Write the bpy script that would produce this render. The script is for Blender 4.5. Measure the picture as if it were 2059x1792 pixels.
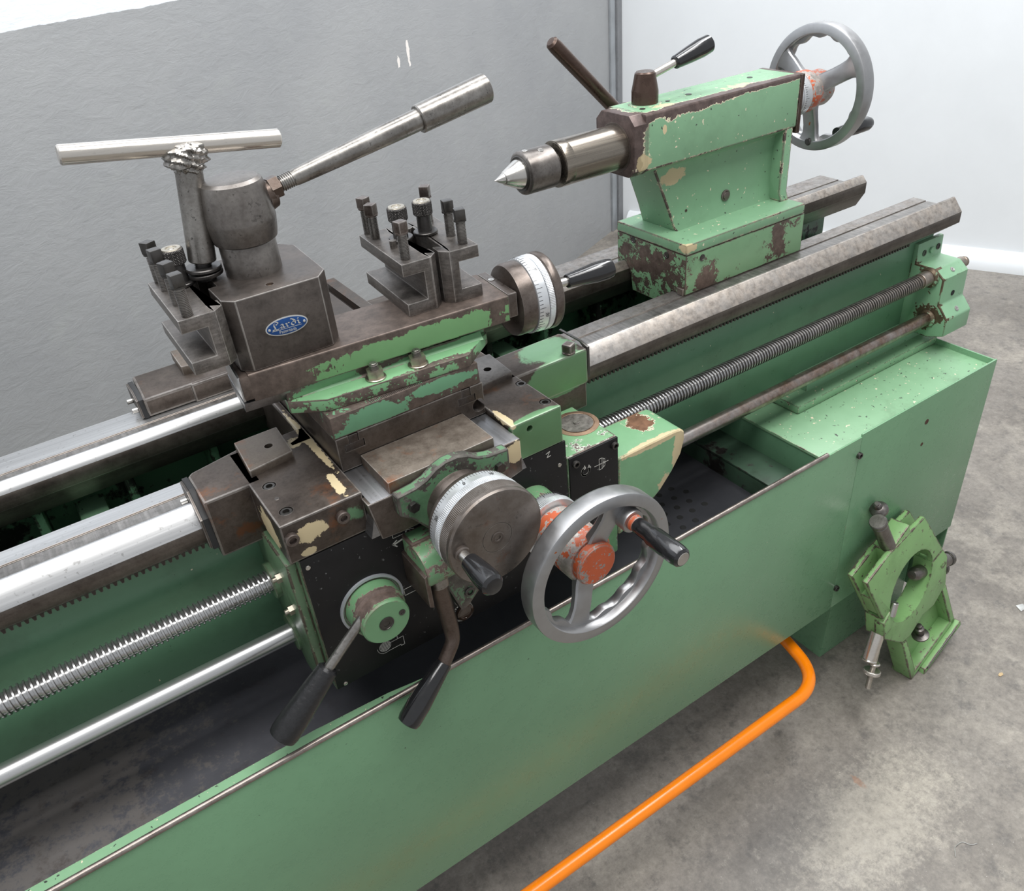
import bpy, bmesh, math, random
from mathutils import Vector as V, Matrix as M
random.seed(7)
S = bpy.context.scene
for _o in list(bpy.data.objects): bpy.data.objects.remove(_o)
FZ = 0.95                      # bed top above the floor; all builders below work with z = 0 on the bed top
R_ = math.radians
def W(x, y, z): return V((x, y, z + FZ))
# ------------------------------------------------------------------ camera, light, exposure
cam = bpy.data.cameras.new('camera'); co = bpy.data.objects.new('camera', cam); S.collection.objects.link(co)
yaw, pit, rol = 0.53568061, 0.59404155, 0.09865792
f_ = V((math.sin(yaw)*math.cos(pit), math.cos(yaw)*math.cos(pit), -math.sin(pit)))
r_ = V((math.cos(yaw), -math.sin(yaw), 0)); d_ = f_.cross(r_)
r2 = r_*math.cos(rol) + d_*math.sin(rol); d2 = -r_*math.sin(rol) + d_*math.cos(rol)
co.matrix_world = M(((r2.x, -d2.x, -f_.x, 0), (r2.y, -d2.y, -f_.y, 0), (r2.z, -d2.z, -f_.z, 0.58 + FZ), (0, 0, 0, 1)))
cam.sensor_width = 36; cam.lens = 1656/2059*36; cam.clip_start = .02; cam.clip_end = 60
S.camera = co
wd = bpy.data.worlds.new('room_light'); S.world = wd; wd.use_nodes = True
wd.node_tree.nodes['Background'].inputs[0].default_value = (.93, .96, 1, 1)
wd.node_tree.nodes['Background'].inputs[1].default_value = .50
def area(name, loc, look, sx, sy, power, col=(1, 1, 1)):
    l = bpy.data.lights.new(name, 'AREA'); l.shape = 'RECTANGLE'; l.size = sx; l.size_y = sy; l.energy = power; l.color = col
    o = bpy.data.objects.new(name, l); S.collection.objects.link(o); o.location = W(*loc)
    o.rotation_euler = (V(look) - V(loc)).to_track_quat('-Z', 'Y').to_euler(); return o
area('ceiling_lamp', (.3, .05, 2.3), (.3, .25, 0), 3.2, .85, 62, (1, .99, .97))
area('ceiling_lamp', (.6, 1.5, 2.3), (.6, 1.5, 0), 3.4, .7, 42, (.96, .98, 1))
area('ceiling_lamp', (2.2, 1.2, 2.3), (2.4, 1.4, 0), .3, 2.4, 42, (.98, .99, 1))
S.view_settings.view_transform = 'Standard'; S.view_settings.look = 'None'
S.view_settings.gamma = 1; S.view_settings.use_curve_mapping = False; S.view_settings.exposure = 0.20
# ------------------------------------------------------------------ mesh helpers
def bev(bm, w, seg=2, ang=28):
    if w <= 0: return bm
    ly = bm.faces.layers.float.get('wear') or bm.faces.layers.float.new('wear')
    es = [e for e in bm.edges if len(e.link_faces) == 2 and e.calc_face_angle(0) > R_(ang)]
    if es:
        r = bmesh.ops.bevel(bm, geom=es, offset=w, segments=seg, affect='EDGES', clamp_overlap=True, profile=.6)
        for f in r['faces']: f[ly] = 1.0            # rounded edges: where paint and patina rub off first
    return bm
def bx(x0, x1, y0, y1, z0, z1, b=.0012):
    bm = bmesh.new(); bmesh.ops.create_cube(bm, size=1)
    for v in bm.verts: v.co = V(((x0+x1)/2 + v.co.x*(x1-x0), (y0+y1)/2 + v.co.y*(y1-y0), (z0+z1)/2 + v.co.z*(z1-z0)))
    return bev(bm, b)
def prism(pts, ax, a, b, w=.001, seg=2):
    bm = bmesh.new()
    def p3(p, t): return {'x': (t, p[0], p[1]), 'y': (p[0], t, p[1]), 'z': (p[0], p[1], t)}[ax]
    A = [bm.verts.new(p3(p, a)) for p in pts]; B = [bm.verts.new(p3(p, b)) for p in pts]; n = len(pts)
    bm.faces.new(A); bm.faces.new(B[::-1])
    for i in range(n): bm.faces.new((A[i], B[i], B[(i+1) % n], A[(i+1) % n]))
    bmesh.ops.recalc_face_normals(bm, faces=bm.faces)
    return bev(bm, w, seg)
def frame(d):
    d = V(d).normalized(); q = V((0, 0, 1)).rotation_difference(d).to_matrix().to_4x4(); return q
def rev(prof, o=(0, 0, 0), d=(0, 0, 1), seg=32, fr=None):
    """profile of (radius, height) turned about axis d through o; ends are closed"""
    bm = bmesh.new(); T = M.Translation(V(o)) @ (fr or frame(d)); rings = []
    for r, h in prof:
        if r < 1e-6: rings.append([bm.verts.new(T @ V((0, 0, h)))])
        else: rings.append([bm.verts.new(T @ V((r*math.cos(2*math.pi*i/seg), r*math.sin(2*math.pi*i/seg), h))) for i in range(seg)])
    for A, B in zip(rings, rings[1:]):
        for i in range(seg):
            j = (i+1) % seg
            if len(A) == 1 and len(B) > 1: bm.faces.new((A[0], B[i], B[j]))
            elif len(B) == 1 and len(A) > 1: bm.faces.new((A[i], A[j], B[0]))
            elif len(A) > 1: bm.faces.new((A[i], A[j], B[j], B[i]))
    if len(rings[0]) > 1: bm.faces.new(rings[0][::-1])
    if len(rings[-1]) > 1: bm.faces.new(rings[-1])
    bmesh.ops.recalc_face_normals(bm, faces=bm.faces); return bm
def cyl(r, h, o, d=(0, 0, 1), b=.0008, seg=32):
    b = min(b, h*.45, r*.45); return rev([(r-b, 0), (r, b), (r, h-b), (r-b, h)], o, d, seg)
def tube(pts, rad, seg=16, fil=0, nf=8):
    P = [V(p) for p in pts]
    if fil > 0 and len(P) > 2:
        Q = [P[0]]
        for i in range(1, len(P)-1):
            a, b, c = P[i-1], P[i], P[i+1]; u = (a-b).normalized(); v = (c-b).normalized()
            t = min(fil, (a-b).length*.49, (c-b).length*.49)
            for k in range(nf+1):
                s = k/nf; Q.append((b+u*t)*(1-s)**2 + b*2*s*(1-s) + (b+v*t)*s*s)
        Q.append(P[-1]); P = Q
    n = len(P); rads = rad if isinstance(rad, (list, tuple)) else [rad]*n
    if len(rads) != n: rads = [rads[0] + (rads[-1]-rads[0])*i/(n-1) for i in range(n)]
    bm = bmesh.new(); rings = []; up = None
    for i, p in enumerate(P):
        t = (P[min(i+1, n-1)] - P[max(i-1, 0)]).normalized()
        if up is None: up = t.orthogonal().normalized()
        up = (up - t*up.dot(t)).normalized(); s = t.cross(up)
        rings.append([bm.verts.new(p + (up*math.cos(2*math.pi*k/seg) + s*math.sin(2*math.pi*k/seg))*rads[i]) for k in range(seg)])
    for A, B in zip(rings, rings[1:]):
        for k in range(seg): bm.faces.new((A[k], A[(k+1) % seg], B[(k+1) % seg], B[k]))
    bm.faces.new(rings[0][::-1]); bm.faces.new(rings[-1])
    bmesh.ops.recalc_face_normals(bm, faces=bm.faces); return bm
def thread(o, d, L, r, dep, pitch, seg=20, per=4):
    """helical thread: crisp crest, groove and flanks; groove faces carry material slot 1"""
    bm = bmesh.new(); T = M.Translation(V(o)) @ frame(d); n = int(L/pitch); PH = (0, .30, .40, .90); RR = (r, r, r-dep, r-dep); cols = []
    for t in range((n-1)*seg+1):
        a = 2*math.pi*t/seg; h0 = t/seg*pitch
        cols.append([bm.verts.new(T @ V((RR[k]*math.cos(a), RR[k]*math.sin(a), h0 + PH[k]*pitch))) for k in range(4)])
    for t in range(len(cols)-1):
        A, B = cols[t], cols[t+1]
        for k in range(3):
            f = bm.faces.new((A[k], B[k], B[k+1], A[k+1])); f.material_index = 1 if k else 0
        if t + seg + 1 < len(cols):
            f = bm.faces.new((A[3], B[3], cols[t+1+seg][0], cols[t+seg][0])); f.material_index = 1
    c = cyl(r-dep*.98, L, o, d, 0, seg); me = bpy.data.meshes.new('t'); c.to_mesh(me); c.free()
    nf = len(bm.faces); bm.from_mesh(me); bpy.data.meshes.remove(me); return bm
def ngon(n, r, h, o, d=(0, 0, 1), rot=0, b=.0006):
    bm = bmesh.new(); T = M.Translation(V(o)) @ frame(d)
    A = [bm.verts.new(T @ V((r*math.cos(2*math.pi*i/n+rot), r*math.sin(2*math.pi*i/n+rot), 0))) for i in range(n)]
    B = [bm.verts.new(T @ V((r*math.cos(2*math.pi*i/n+rot), r*math.sin(2*math.pi*i/n+rot), h))) for i in range(n)]
    bm.faces.new(A[::-1]); bm.faces.new(B)
    for i in range(n): bm.faces.new((A[i], A[(i+1) % n], B[(i+1) % n], B[i]))
    return bev(bm, b)
def knurl(r, h, o, d, n=36, rows=10, amp=.0005, seg=144):
    pr = [(r-.0012, 0)] ; bm = bmesh.new(); T = M.Translation(V(o)) @ frame(d); rings = []
    for j in range(rows*3+1):
        z = h*j/(rows*3); e = .0012*max(0, 1-min(z, h-z)/.0012)
        rings.append([bm.verts.new(T @ V(((r-e-amp+amp*abs(math.sin(n*t/2+z*900)*math.sin(n*t/2-z*900))*2)*math.cos(t), (r-e-amp+amp*abs(math.sin(n*t/2+z*900)*math.sin(n*t/2-z*900))*2)*math.sin(t), z))) for t in [2*math.pi*i/seg for i in range(seg)]])
    for A, B in zip(rings, rings[1:]):
        for i in range(seg): bm.faces.new((A[i], A[(i+1) % seg], B[(i+1) % seg], B[i]))
    bm.faces.new(rings[0][::-1]); bm.faces.new(rings[-1]); return bm
def loft(path, ws, ts, side, seg=3):
    """rounded bar along path: ws = widths along 'side', ts = thickness"""
    P = [V(p) for p in path]; side = V(side).normalized(); bm = bmesh.new(); rings = []; K = 12
    for i, p in enumerate(P):
        t = (P[min(i+1, len(P)-1)] - P[max(i-1, 0)]).normalized(); s = (side - t*side.dot(t)).normalized(); u = t.cross(s)
        ring = []
        for k in range(K):
            a = 2*math.pi*(k+.5)/K; c, q = math.cos(a), math.sin(a)
            sc = abs(c)**.5*(1 if c > 0 else -1); sq = abs(q)**.5*(1 if q > 0 else -1)
            ring.append(bm.verts.new(p + s*sc*ws[i]/2 + u*sq*ts[i]/2))
        rings.append(ring)
    for A, B in zip(rings, rings[1:]):
        for k in range(K): bm.faces.new((A[k], A[(k+1) % K], B[(k+1) % K], B[k]))
    bm.faces.new(rings[0][::-1]); bm.faces.new(rings[-1]); bmesh.ops.recalc_face_normals(bm, faces=bm.faces); return bm
def xf(bm, mat):
    bm.transform(mat)
    if mat.to_3x3().determinant() < 0: bmesh.ops.reverse_faces(bm, faces=bm.faces)
    return bm
def joinb(*bs):
    me = bpy.data.meshes.new('t'); out = bmesh.new()
    for b in bs: b.to_mesh(me); out.from_mesh(me); b.free()
    bpy.data.meshes.remove(me); return out
def cut(bm, *cutters):
    """real holes: boolean difference, applied at once"""
    def ob(b):
        me = bpy.data.meshes.new('t'); b.to_mesh(me); b.free(); o = bpy.data.objects.new('t', me); S.collection.objects.link(o); return o
    a = ob(bm); cs = [ob(c) for c in cutters]
    for c in cs:
        m = a.modifiers.new('b', 'BOOLEAN'); m.operation = 'DIFFERENCE'; m.object = c; m.solver = 'EXACT'
    dg = bpy.context.evaluated_depsgraph_get(); me = bpy.data.meshes.new_from_object(a.evaluated_get(dg))
    out = bmesh.new(); out.from_mesh(me)
    for o in [a]+cs:
        mm = o.data; bpy.data.objects.remove(o); bpy.data.meshes.remove(mm)
    bpy.data.meshes.remove(me); return out
def ribbon(lines, width, o, ex, ey, nrm, th=.0003):
    """thin raised line work (pictograms, marks) on a plane"""
    bm = bmesh.new(); ex, ey, nrm, o = V(ex), V(ey), V(nrm), V(o)
    for L in lines:
        for (a, b) in zip(L, L[1:]):
            A = V((a[0], a[1], 0)); B = V((b[0], b[1], 0)); t = B-A
            if t.length < 1e-9: continue
            t.normalize(); n = V((-t.y, t.x, 0))*width/2; A -= t*width*.4; B += t*width*.4
            q = [A+n, B+n, B-n, A-n]; vs = [bm.verts.new(o + ex*p.x + ey*p.y + nrm*th) for p in q]; f = bm.faces.new(vs)
            r = bmesh.ops.extrude_face_region(bm, geom=[f])
            for v in r['geom']:
                if isinstance(v, bmesh.types.BMVert): v.co -= nrm*th*.9
    bmesh.ops.recalc_face_normals(bm, faces=bm.faces); return bm
def arc(cx, cy, r, a0, a1, n=14, ry=None):
    return [(cx + r*math.cos(R_(a0+(a1-a0)*i/n)), cy + (ry or r)*math.sin(R_(a0+(a1-a0)*i/n))) for i in range(n+1)]
def textbm(s, size, o, ex, ey, nrm, th=.0002):
    cu = bpy.data.curves.new('t', 'FONT'); cu.body = s; cu.size = size; cu.align_x = 'CENTER'; cu.extrude = th
    ob = bpy.data.objects.new('t', cu); S.collection.objects.link(ob)
    me = bpy.data.meshes.new_from_object(ob.evaluated_get(bpy.context.evaluated_depsgraph_get()))
    bm = bmesh.new(); bm.from_mesh(me); bpy.data.objects.remove(ob); bpy.data.curves.remove(cu); bpy.data.meshes.remove(me)
    ex, ey, nrm = V(ex), V(ey), V(nrm)
    T = M(((ex.x, ey.x, nrm.x, o[0]), (ex.y, ey.y, nrm.y, o[1]), (ex.z, ey.z, nrm.z, o[2]), (0, 0, 0, 1)))
    bm.transform(T); return bm
def ticks(o, d, r, h0, n, l1, l2, every=5, w=.0005, a0=0, a1=360, hdir=1):
    bm = bmesh.new(); T = M.Translation(V(o)) @ frame(d)
    for i in range(n):
        a = R_(a0 + (a1-a0)*i/n); L = l2 if i % every == 0 else l1
        u = V((math.cos(a), math.sin(a), 0)); t = V((-u.y, u.x, 0))*w/2
        for rr, flip in ((r+.00025, 0),):
            q = [u*rr + t + V((0, 0, h0)), u*rr + t + V((0, 0, h0+L*hdir)), u*rr - t + V((0, 0, h0+L*hdir)), u*rr - t + V((0, 0, h0))]
            a_ = [bm.verts.new(T @ p) for p in q]; b_ = [bm.verts.new(T @ (p - u*.0005)) for p in q]
            bm.faces.new(a_); bm.faces.new(b_[::-1])
            for k in range(4): bm.faces.new((a_[k], b_[k], b_[(k+1) % 4], a_[(k+1) % 4]))
    bmesh.ops.recalc_face_normals(bm, faces=bm.faces); return bm
# ------------------------------------------------------------------ object helpers
ORG = {}
def tagp(o, **k):
    for a, b in k.items():
        if b is not None: o[a] = b
    return o
def thing(name, label, cat, loc, group=None):
    o = bpy.data.objects.new(name, None); S.collection.objects.link(o); o.location = W(*loc); o.empty_display_size = .05
    ORG[o] = V(loc); return tagp(o, label=label, category=cat, group=group)
def part(name, bm, mat, par=None, label=None, kind=None, smooth=32, cat=None, mat2=None, loc=(0, 0, 0), group=None):
    org = ORG.get(par, V(loc)); 
    for v in bm.verts: v.co -= org
    me = bpy.data.meshes.new(name); bm.to_mesh(me); bm.free()
    if smooth:
        me.polygons.foreach_set('use_smooth', [True]*len(me.polygons)); me.set_sharp_from_angle(angle=R_(smooth))
    me.materials.append(mat)
    if mat2: me.materials.append(mat2)
    o = bpy.data.objects.new(name, me); S.collection.objects.link(o)
    ORG[o] = org
    if par: o.parent = par
    else: o.location = W(*org)
    return tagp(o, label=label, kind=kind, category=cat, group=group)
# ------------------------------------------------------------------ materials (all procedural, in world position)
class MB:
    def __init__(s, name):
        s.m = bpy.data.materials.new(name); s.m.use_nodes = True; s.t = s.m.node_tree; s.n = s.t.nodes; s.b = s.n['Principled BSDF']; s._p = None
    def N(s, ty, **k):
        x = s.n.new(ty)
        for a, b in k.items(): setattr(x, a, b)
        return x
    def put(s, sock, v):
        if hasattr(v, 'is_output') or isinstance(v, bpy.types.NodeSocket): s.t.links.new(v, sock)
        elif isinstance(v, (tuple, list)) and len(v) == 3 and sock.type == 'RGBA': sock.default_value = (*v, 1)
        else: sock.default_value = v
    def pos(s):
        if s._p is None:
            g = s.N('ShaderNodeNewGeometry'); v = s.N('ShaderNodeVectorMath', operation='SUBTRACT'); s.t.links.new(g.outputs['Position'], v.inputs[0]); v.inputs[1].default_value = (0, 0, FZ); s._p = v.outputs[0]
        return s._p
    def noise(s, sc, det=4, ro=.55, vec=None, str=None, dist=0, off=None):
        x = s.N('ShaderNodeTexNoise'); x.inputs['Scale'].default_value = sc; x.inputs['Detail'].default_value = det; x.inputs['Roughness'].default_value = ro; x.inputs['Distortion'].default_value = dist
        v = vec or s.pos()
        if str or off:
            m = s.N('ShaderNodeMapping'); s.t.links.new(v, m.inputs[0]); m.inputs['Scale'].default_value = str or (1, 1, 1); m.inputs['Location'].default_value = off or (0, 0, 0); v = m.outputs[0]
        s.t.links.new(v, x.inputs['Vector']); return x.outputs['Fac']
    def math(s, op, a, b=0, c=0, clamp=False):
        x = s.N('ShaderNodeMath', operation=op, use_clamp=clamp); s.put(x.inputs[0], a); s.put(x.inputs[1], b); s.put(x.inputs[2], c); return x.outputs[0]
    def step(s, f, lo, hi, a=0., b=1.):
        x = s.N('ShaderNodeMapRange'); s.put(x.inputs[0], f); x.inputs[1].default_value = lo; x.inputs[2].default_value = hi; x.inputs[3].default_value = a; x.inputs[4].default_value = b; return x.outputs[0]
    def mix(s, f, a, b):
        x = s.N('ShaderNodeMix', data_type='RGBA'); s.put(x.inputs[0], f); s.put(x.inputs[6], a); s.put(x.inputs[7], b); return x.outputs[2]
    def mixf(s, f, a, b):
        x = s.N('ShaderNodeMix', data_type='FLOAT'); s.put(x.inputs[0], f); s.put(x.inputs[2], a); s.put(x.inputs[3], b); return x.outputs[0]
    def mulc(s, c, f):
        x = s.N('ShaderNodeVectorMath', operation='SCALE'); s.put(x.inputs[0], c); s.put(x.inputs['Scale'], f); return x.outputs[0]
    def edge(s, r):
        b = s.N('ShaderNodeBevel', samples=4); b.inputs['Radius'].default_value = r; g = s.N('ShaderNodeNewGeometry'); d = s.N('ShaderNodeVectorMath', operation='DOT_PRODUCT')
        s.t.links.new(b.outputs[0], d.inputs[0]); s.t.links.new(g.outputs['Normal'], d.inputs[1]); return s.math('SUBTRACT', 1, d.outputs['Value'])
    def wearat(s):
        x = s.N('ShaderNodeAttribute'); x.attribute_name = 'wear'; return x.outputs['Fac']
    def blob(s, c, r):
        """1 at c falling to 0 at the ellipsoid of radii r"""
        a = s.N('ShaderNodeVectorMath', operation='SUBTRACT'); s.t.links.new(s.pos(), a.inputs[0]); a.inputs[1].default_value = c
        b = s.N('ShaderNodeVectorMath', operation='DIVIDE'); s.t.links.new(a.outputs[0], b.inputs[0]); b.inputs[1].default_value = r
        l = s.N('ShaderNodeVectorMath', operation='LENGTH'); s.t.links.new(b.outputs[0], l.inputs[0]); return s.math('SUBTRACT', 1, l.outputs['Value'], clamp=True)
    def axis(s, i, lo, hi):
        x = s.N('ShaderNodeSeparateXYZ'); s.t.links.new(s.pos(), x.inputs[0]); return s.step(x.outputs[i], lo, hi)
    def bump(s, h, str=.2, dist=.002):
        x = s.N('ShaderNodeBump'); x.inputs['Strength'].default_value = str; x.inputs['Distance'].default_value = dist; s.put(x.inputs['Height'], h); s.t.links.new(x.outputs[0], s.b.inputs['Normal'])
    def out(s, col=None, rough=None, metal=None, spec=None, coat=None):
        for k, v in (('Base Color', col), ('Roughness', rough), ('Metallic', metal), ('Specular IOR Level', spec), ('Coat Weight', coat)):
            if v is not None: s.put(s.b.inputs[k], v)
        return s.m
GREEN = (.165, .315, .180); PRIMER = (.62, .55, .40); BARE = (.085, .068, .058); RUST = (.20, .085, .04)
def paint(name, col=GREEN, wear=0., edge=.5, rough=.34, sc=28, primer=PRIMER, bare=BARE, blobs=(), spots=0., er=.0035, pw=.02, dirt=.25, tool=False, cream=(), top=0., bump=.22):
    """cast-iron paint over cream filler over bare iron; blobs = (centre, radii, extra wear)"""
    m = MB(name)
    n1 = m.noise(sc, 9, .62); n2 = m.noise(sc*7, 4, .6)
    f = m.math('ADD', m.math('MULTIPLY', n1, .72), m.math('MULTIPLY', n2, .28))
    f = m.math('ADD', f, wear)
    if edge: f = m.math('ADD', f, m.math('MULTIPLY', m.math('ADD', m.math('MULTIPLY', m.step(m.edge(er), .004, .10), .5), m.math('MULTIPLY', m.wearat(), .5)), edge*.50))
    for c, r, k in blobs: f = m.math('ADD', f, m.math('MULTIPLY', m.blob(c, r), k))
    if top:
        g = m.N('ShaderNodeNewGeometry'); sx = m.N('ShaderNodeSeparateXYZ'); m.t.links.new(g.outputs['True Normal'], sx.inputs[0]); f = m.math('ADD', f, m.step(sx.outputs[2], .8, .95, 0, top))
    if tool:
        g = m.noise(1, 2, .5, str=(900, 6, 30)); f = m.math('ADD', f, m.math('MULTIPLY', m.math('SUBTRACT', g, .5), .10))
    T = .72
    bare_m = m.step(f, T, T+.012); prim_m = m.step(f, T-pw, T-pw+.008)
    big = m.noise(3.2, 5, .6); fine = m.noise(60, 6, .7)
    v = m.math('ADD', m.step(big, .3, .7, .90, 1.06), m.step(fine, .3, .7, -.03, .03))
    c = m.mulc(col, v)
    dm = m.math('MULTIPLY', m.step(m.noise(9, 8, .7, off=(3, 1, 2)), .52, .72), dirt)
    c = m.mix(dm, c, (col[0]*.42, col[1]*.40, col[2]*.38))
    if spots:
        sp = m.step(m.noise(130, 2, .5, off=(7, 7, 7)), .78-spots*.1, .80-spots*.1); c = m.mix(sp, c, (.04, .05, .04))
        sp2 = m.step(m.noise(120, 2, .5, off=(2, 9, 4)), .79-spots*.10, .80-spots*.10); c = m.mix(sp2, c, primer)
    c = m.mix(prim_m, c, primer)
    bn = m.noise(70, 8, .7); bcol = m.mix(m.step(bn, .35, .7), bare, tuple(x*2.1 for x in bare))
    c = m.mix(bare_m, c, bcol)
    for cc, r, k in cream:
        cm = m.step(m.math('ADD', m.math('MULTIPLY', m.blob(cc, r), k*1.5), m.math('MULTIPLY', m.noise(70, 9, .75, off=(1, 5, 3)), 1.3)), .98, 1.0); c = m.mix(cm, c, (.50, .41, .25))
    hgt = m.math('SUBTRACT', m.math('MULTIPLY', m.noise(45, 4, .5), .25), m.math('ADD', m.math('MULTIPLY', bare_m, .5), m.math('MULTIPLY', prim_m, .3)))
    m.bump(hgt, bump, .0012)
    return m.out(c, m.mixf(bare_m, m.step(fine, .3, .7, rough-.04, rough+.1), .46), m.math('MULTIPLY', bare_m, .55))
def iron(name, a=(.105, .088, .078), b=(.235, .205, .185), sc=40, rough=.44, metal=.75, edge=.5, ecol=(.55, .52, .49), rust=0., streak=None, pit=.35, er=.0016, blobs=(), cream=()):
    """handled steel with a brown-grey skin, worn brighter along the edges"""
    a = tuple(x*.76 for x in a); b = tuple(x*.80 for x in b); edge *= .68
    m = MB(name); n = m.noise(sc, 9, .68); n2 = m.noise(sc*6, 5, .7, off=(4, 4, 1)); big = m.noise(6, 5, .6, off=(9, 2, 5))
    f = m.math('ADD', m.math('MULTIPLY', n, .6), m.math('MULTIPLY', n2, .4))
    c = m.mix(m.step(f, .36, .64), a, b); c = m.mix(m.step(big, .35, .75), c, m.mulc(c, .72))
    if streak:
        st = m.noise(1, 5, .6, str=streak); c = m.mix(m.step(st, .4, .66), c, m.mulc(c, 1.45))
    c = m.mix(m.math('MULTIPLY', m.step(n2, .58, .70), pit), c, tuple(x*.35 for x in a))
    if rust:
        rm = m.step(m.math('ADD', m.noise(18, 9, .7, off=(5, 8, 2)), rust*.25), .60, .74); c = m.mix(m.math('MULTIPLY', rm, .85), c, RUST)
    for cc, r, k, col in blobs:
        bm_ = m.math('MULTIPLY', m.step(m.math('ADD', m.math('MULTIPLY', m.blob(cc, r), k), m.math('MULTIPLY', m.noise(55, 8, .7, off=(3, 3, 8)), .6)), .62, .70), 1); c = m.mix(bm_, c, col)
    for cc, r, k in cream:
        cm = m.step(m.math('ADD', m.math('MULTIPLY', m.blob(cc, r), k*1.5), m.math('MULTIPLY', m.noise(70, 9, .75, off=(1, 5, 3)), 1.3)), .98, 1.0); c = m.mix(cm, c, (.50, .41, .25)); metal = m.math('MULTIPLY', m.math('SUBTRACT', 1, cm), metal)
    if edge:
        e = m.math('MULTIPLY', m.math('MULTIPLY', m.math('MAXIMUM', m.step(m.edge(er), .02, .2), m.wearat()), m.step(n, .35, .6, .35, 1.)), edge); c = m.mix(e, c, ecol)
    m.bump(m.math('ADD', m.math('MULTIPLY', n2, .5), n), .14, .0008)
    return m.out(c, m.step(n, .3, .7, rough-.09, rough+.1), metal)
def ground(name, c=(.60, .60, .60), d=(.42, .41, .40), rough=.27, axis='x', sc=1., specks=.3, tan=None, trough=.18, tsc=34):
    """bright ground or turned steel with grinding lines along an axis"""
    m = MB(name); k = {'x': (3, 260, 260), 'y': (260, 3, 260), 'z': (260, 260, 3), 'n': (60, 60, 60)}[axis]
    st = m.noise(sc, 5, .65, str=k); st2 = m.noise(sc, 4, .6, str=tuple(x*.14+1 for x in k), off=(3, 3, 3)); f = m.math('ADD', m.math('MULTIPLY', st, .55), m.math('MULTIPLY', st2, .45))
    col = m.mix(m.step(f, .36, .66), d, c)
    sp = m.noise(170, 3, .6, off=(8, 2, 4)); col = m.mix(m.math('MULTIPLY', m.step(sp, .62, .70), specks), col, (.08, .07, .06))
    if tan:
        t, x0, x1 = tan; tm = m.math('MULTIPLY', m.axis(0, x0, x1), m.step(m.noise(tsc, 7, .75), .3, .6, .6, 1.)); col = m.mix(tm, col, m.mix(m.step(m.noise(90, 6, .7), .4, .66), t, tuple(x*.5 for x in t)))
    m.bump(f, .10, .0004); rg = m.step(f, .3, .7, rough-.06, rough+.08)
    if tan: rg = m.math('ADD', rg, m.math('MULTIPLY', tm, trough))
    return m.out(col, rg, .92)
def plain(name, col, rough=.4, metal=0., var=.12, sc=40, bump=.05, coat=0., spots=None):
    m = MB(name); n = m.noise(sc, 6, .65); c = m.mulc(col, m.step(n, .3, .7, 1-var, 1+var))
    if spots:
        sc2, th, sco = spots; c = m.mix(m.step(m.noise(sc2, 3, .6, off=(2, 7, 1)), th, th+.02), c, sco)
    m.bump(n, bump, .001)
    return m.out(c, m.step(n, .3, .7, max(.05, rough-.06), rough+.06), metal, coat=coat)
Mt = {}
Mt['panel'] = paint('green_panel_paint', col=(.165, .325, .185), wear=-.10, edge=.4, rough=.27, spots=.04, dirt=.08, er=.003, bump=.03)
Mt['plate'] = paint('green_plate_paint', col=(.200, .365, .212), wear=-.05, edge=.6, rough=.38, spots=.9, dirt=.55, bump=.12)
Mt['bed'] = paint('green_bed_paint', col=(.115, .240, .142), wear=-.10, edge=.35, rough=.30, spots=.2, dirt=.4, bump=.06)
Mt['bracket'] = paint('green_bracket_paint', col=(.205, .375, .23), wear=-.06, edge=.55, rough=.3, dirt=.3, blobs=(((1.455, .832, -.114), (.06, .06, .055), .5), ((1.475, .82, -.2), (.045, .055, .055), .5)), bare=(.075, .055, .035), pw=0.)
Mt['bedin'] = paint('dark_green_casting', col=(.065, .15, .085), wear=.19, edge=.1, rough=.33, primer=(.03, .05, .03), bare=(.010, .010, .009), dirt=1.0, sc=11)  # dark green broken up by near-black patches
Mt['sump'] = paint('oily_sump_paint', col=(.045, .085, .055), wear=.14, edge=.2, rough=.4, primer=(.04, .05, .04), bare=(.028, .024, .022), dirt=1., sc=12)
Mt['hump'] = paint('green_web_paint', col=(.20, .38, .23), wear=.08, edge=.2, rough=.4, primer=(.05, .09, .05), bare=(.03, .03, .028), sc=14)
Mt['ts'] = paint('green_tailstock_paint', col=(.178, .330, .196), wear=-.055, edge=.95, rough=.36, spots=.8, er=.007, pw=.035, dirt=.3, bump=.15, bare=(.075, .055, .050),
    blobs=(((.826, .998, .25), (.035, .11, .10), .75), ((.90, .9535, .290), (.16, .030, .026), .52), ((1.05, .9535, .2905), (.20, .022, .020), .50), ((1.15, .9535, .2905), (.09, .018, .010), .5), ((1.08, .96, .2905), (.14, .035, .01), .25), ((.93, .98, .15), (.05, .02, .09), .12)),
    cream=(((.925, .976, .178), (.036, .03, .019), .75), ((.845, .953, .222), (.022, .02, .02), .6), ((.885, .9535, .262), (.005, .02, .009), 1.), ((.905, .915, .08), (.03, .03, .012), .5), ((.90, .975, .2905), (.04, .02, .012), .42), ((1.06, .98, .2905), (.06, .025, .012), .40)))
Mt['tsbase'] = paint('green_tailstock_base_paint', col=(.152, .285, .155), wear=.165, edge=.45, rough=.42, sc=52, pw=.0, primer=(.16, .24, .13), bare=(.075, .055, .046), bump=.15,
    blobs=(((.90, 1.0, .03), (.012, .14, .06), .16), ((.955, .914, .012), (.04, .02, .05), .30), ((1.12, .914, .05), (.03, .02, .05), .22), ((1.02, .914, .035), (.10, .02, .05), -.10)), dirt=.6)
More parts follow.
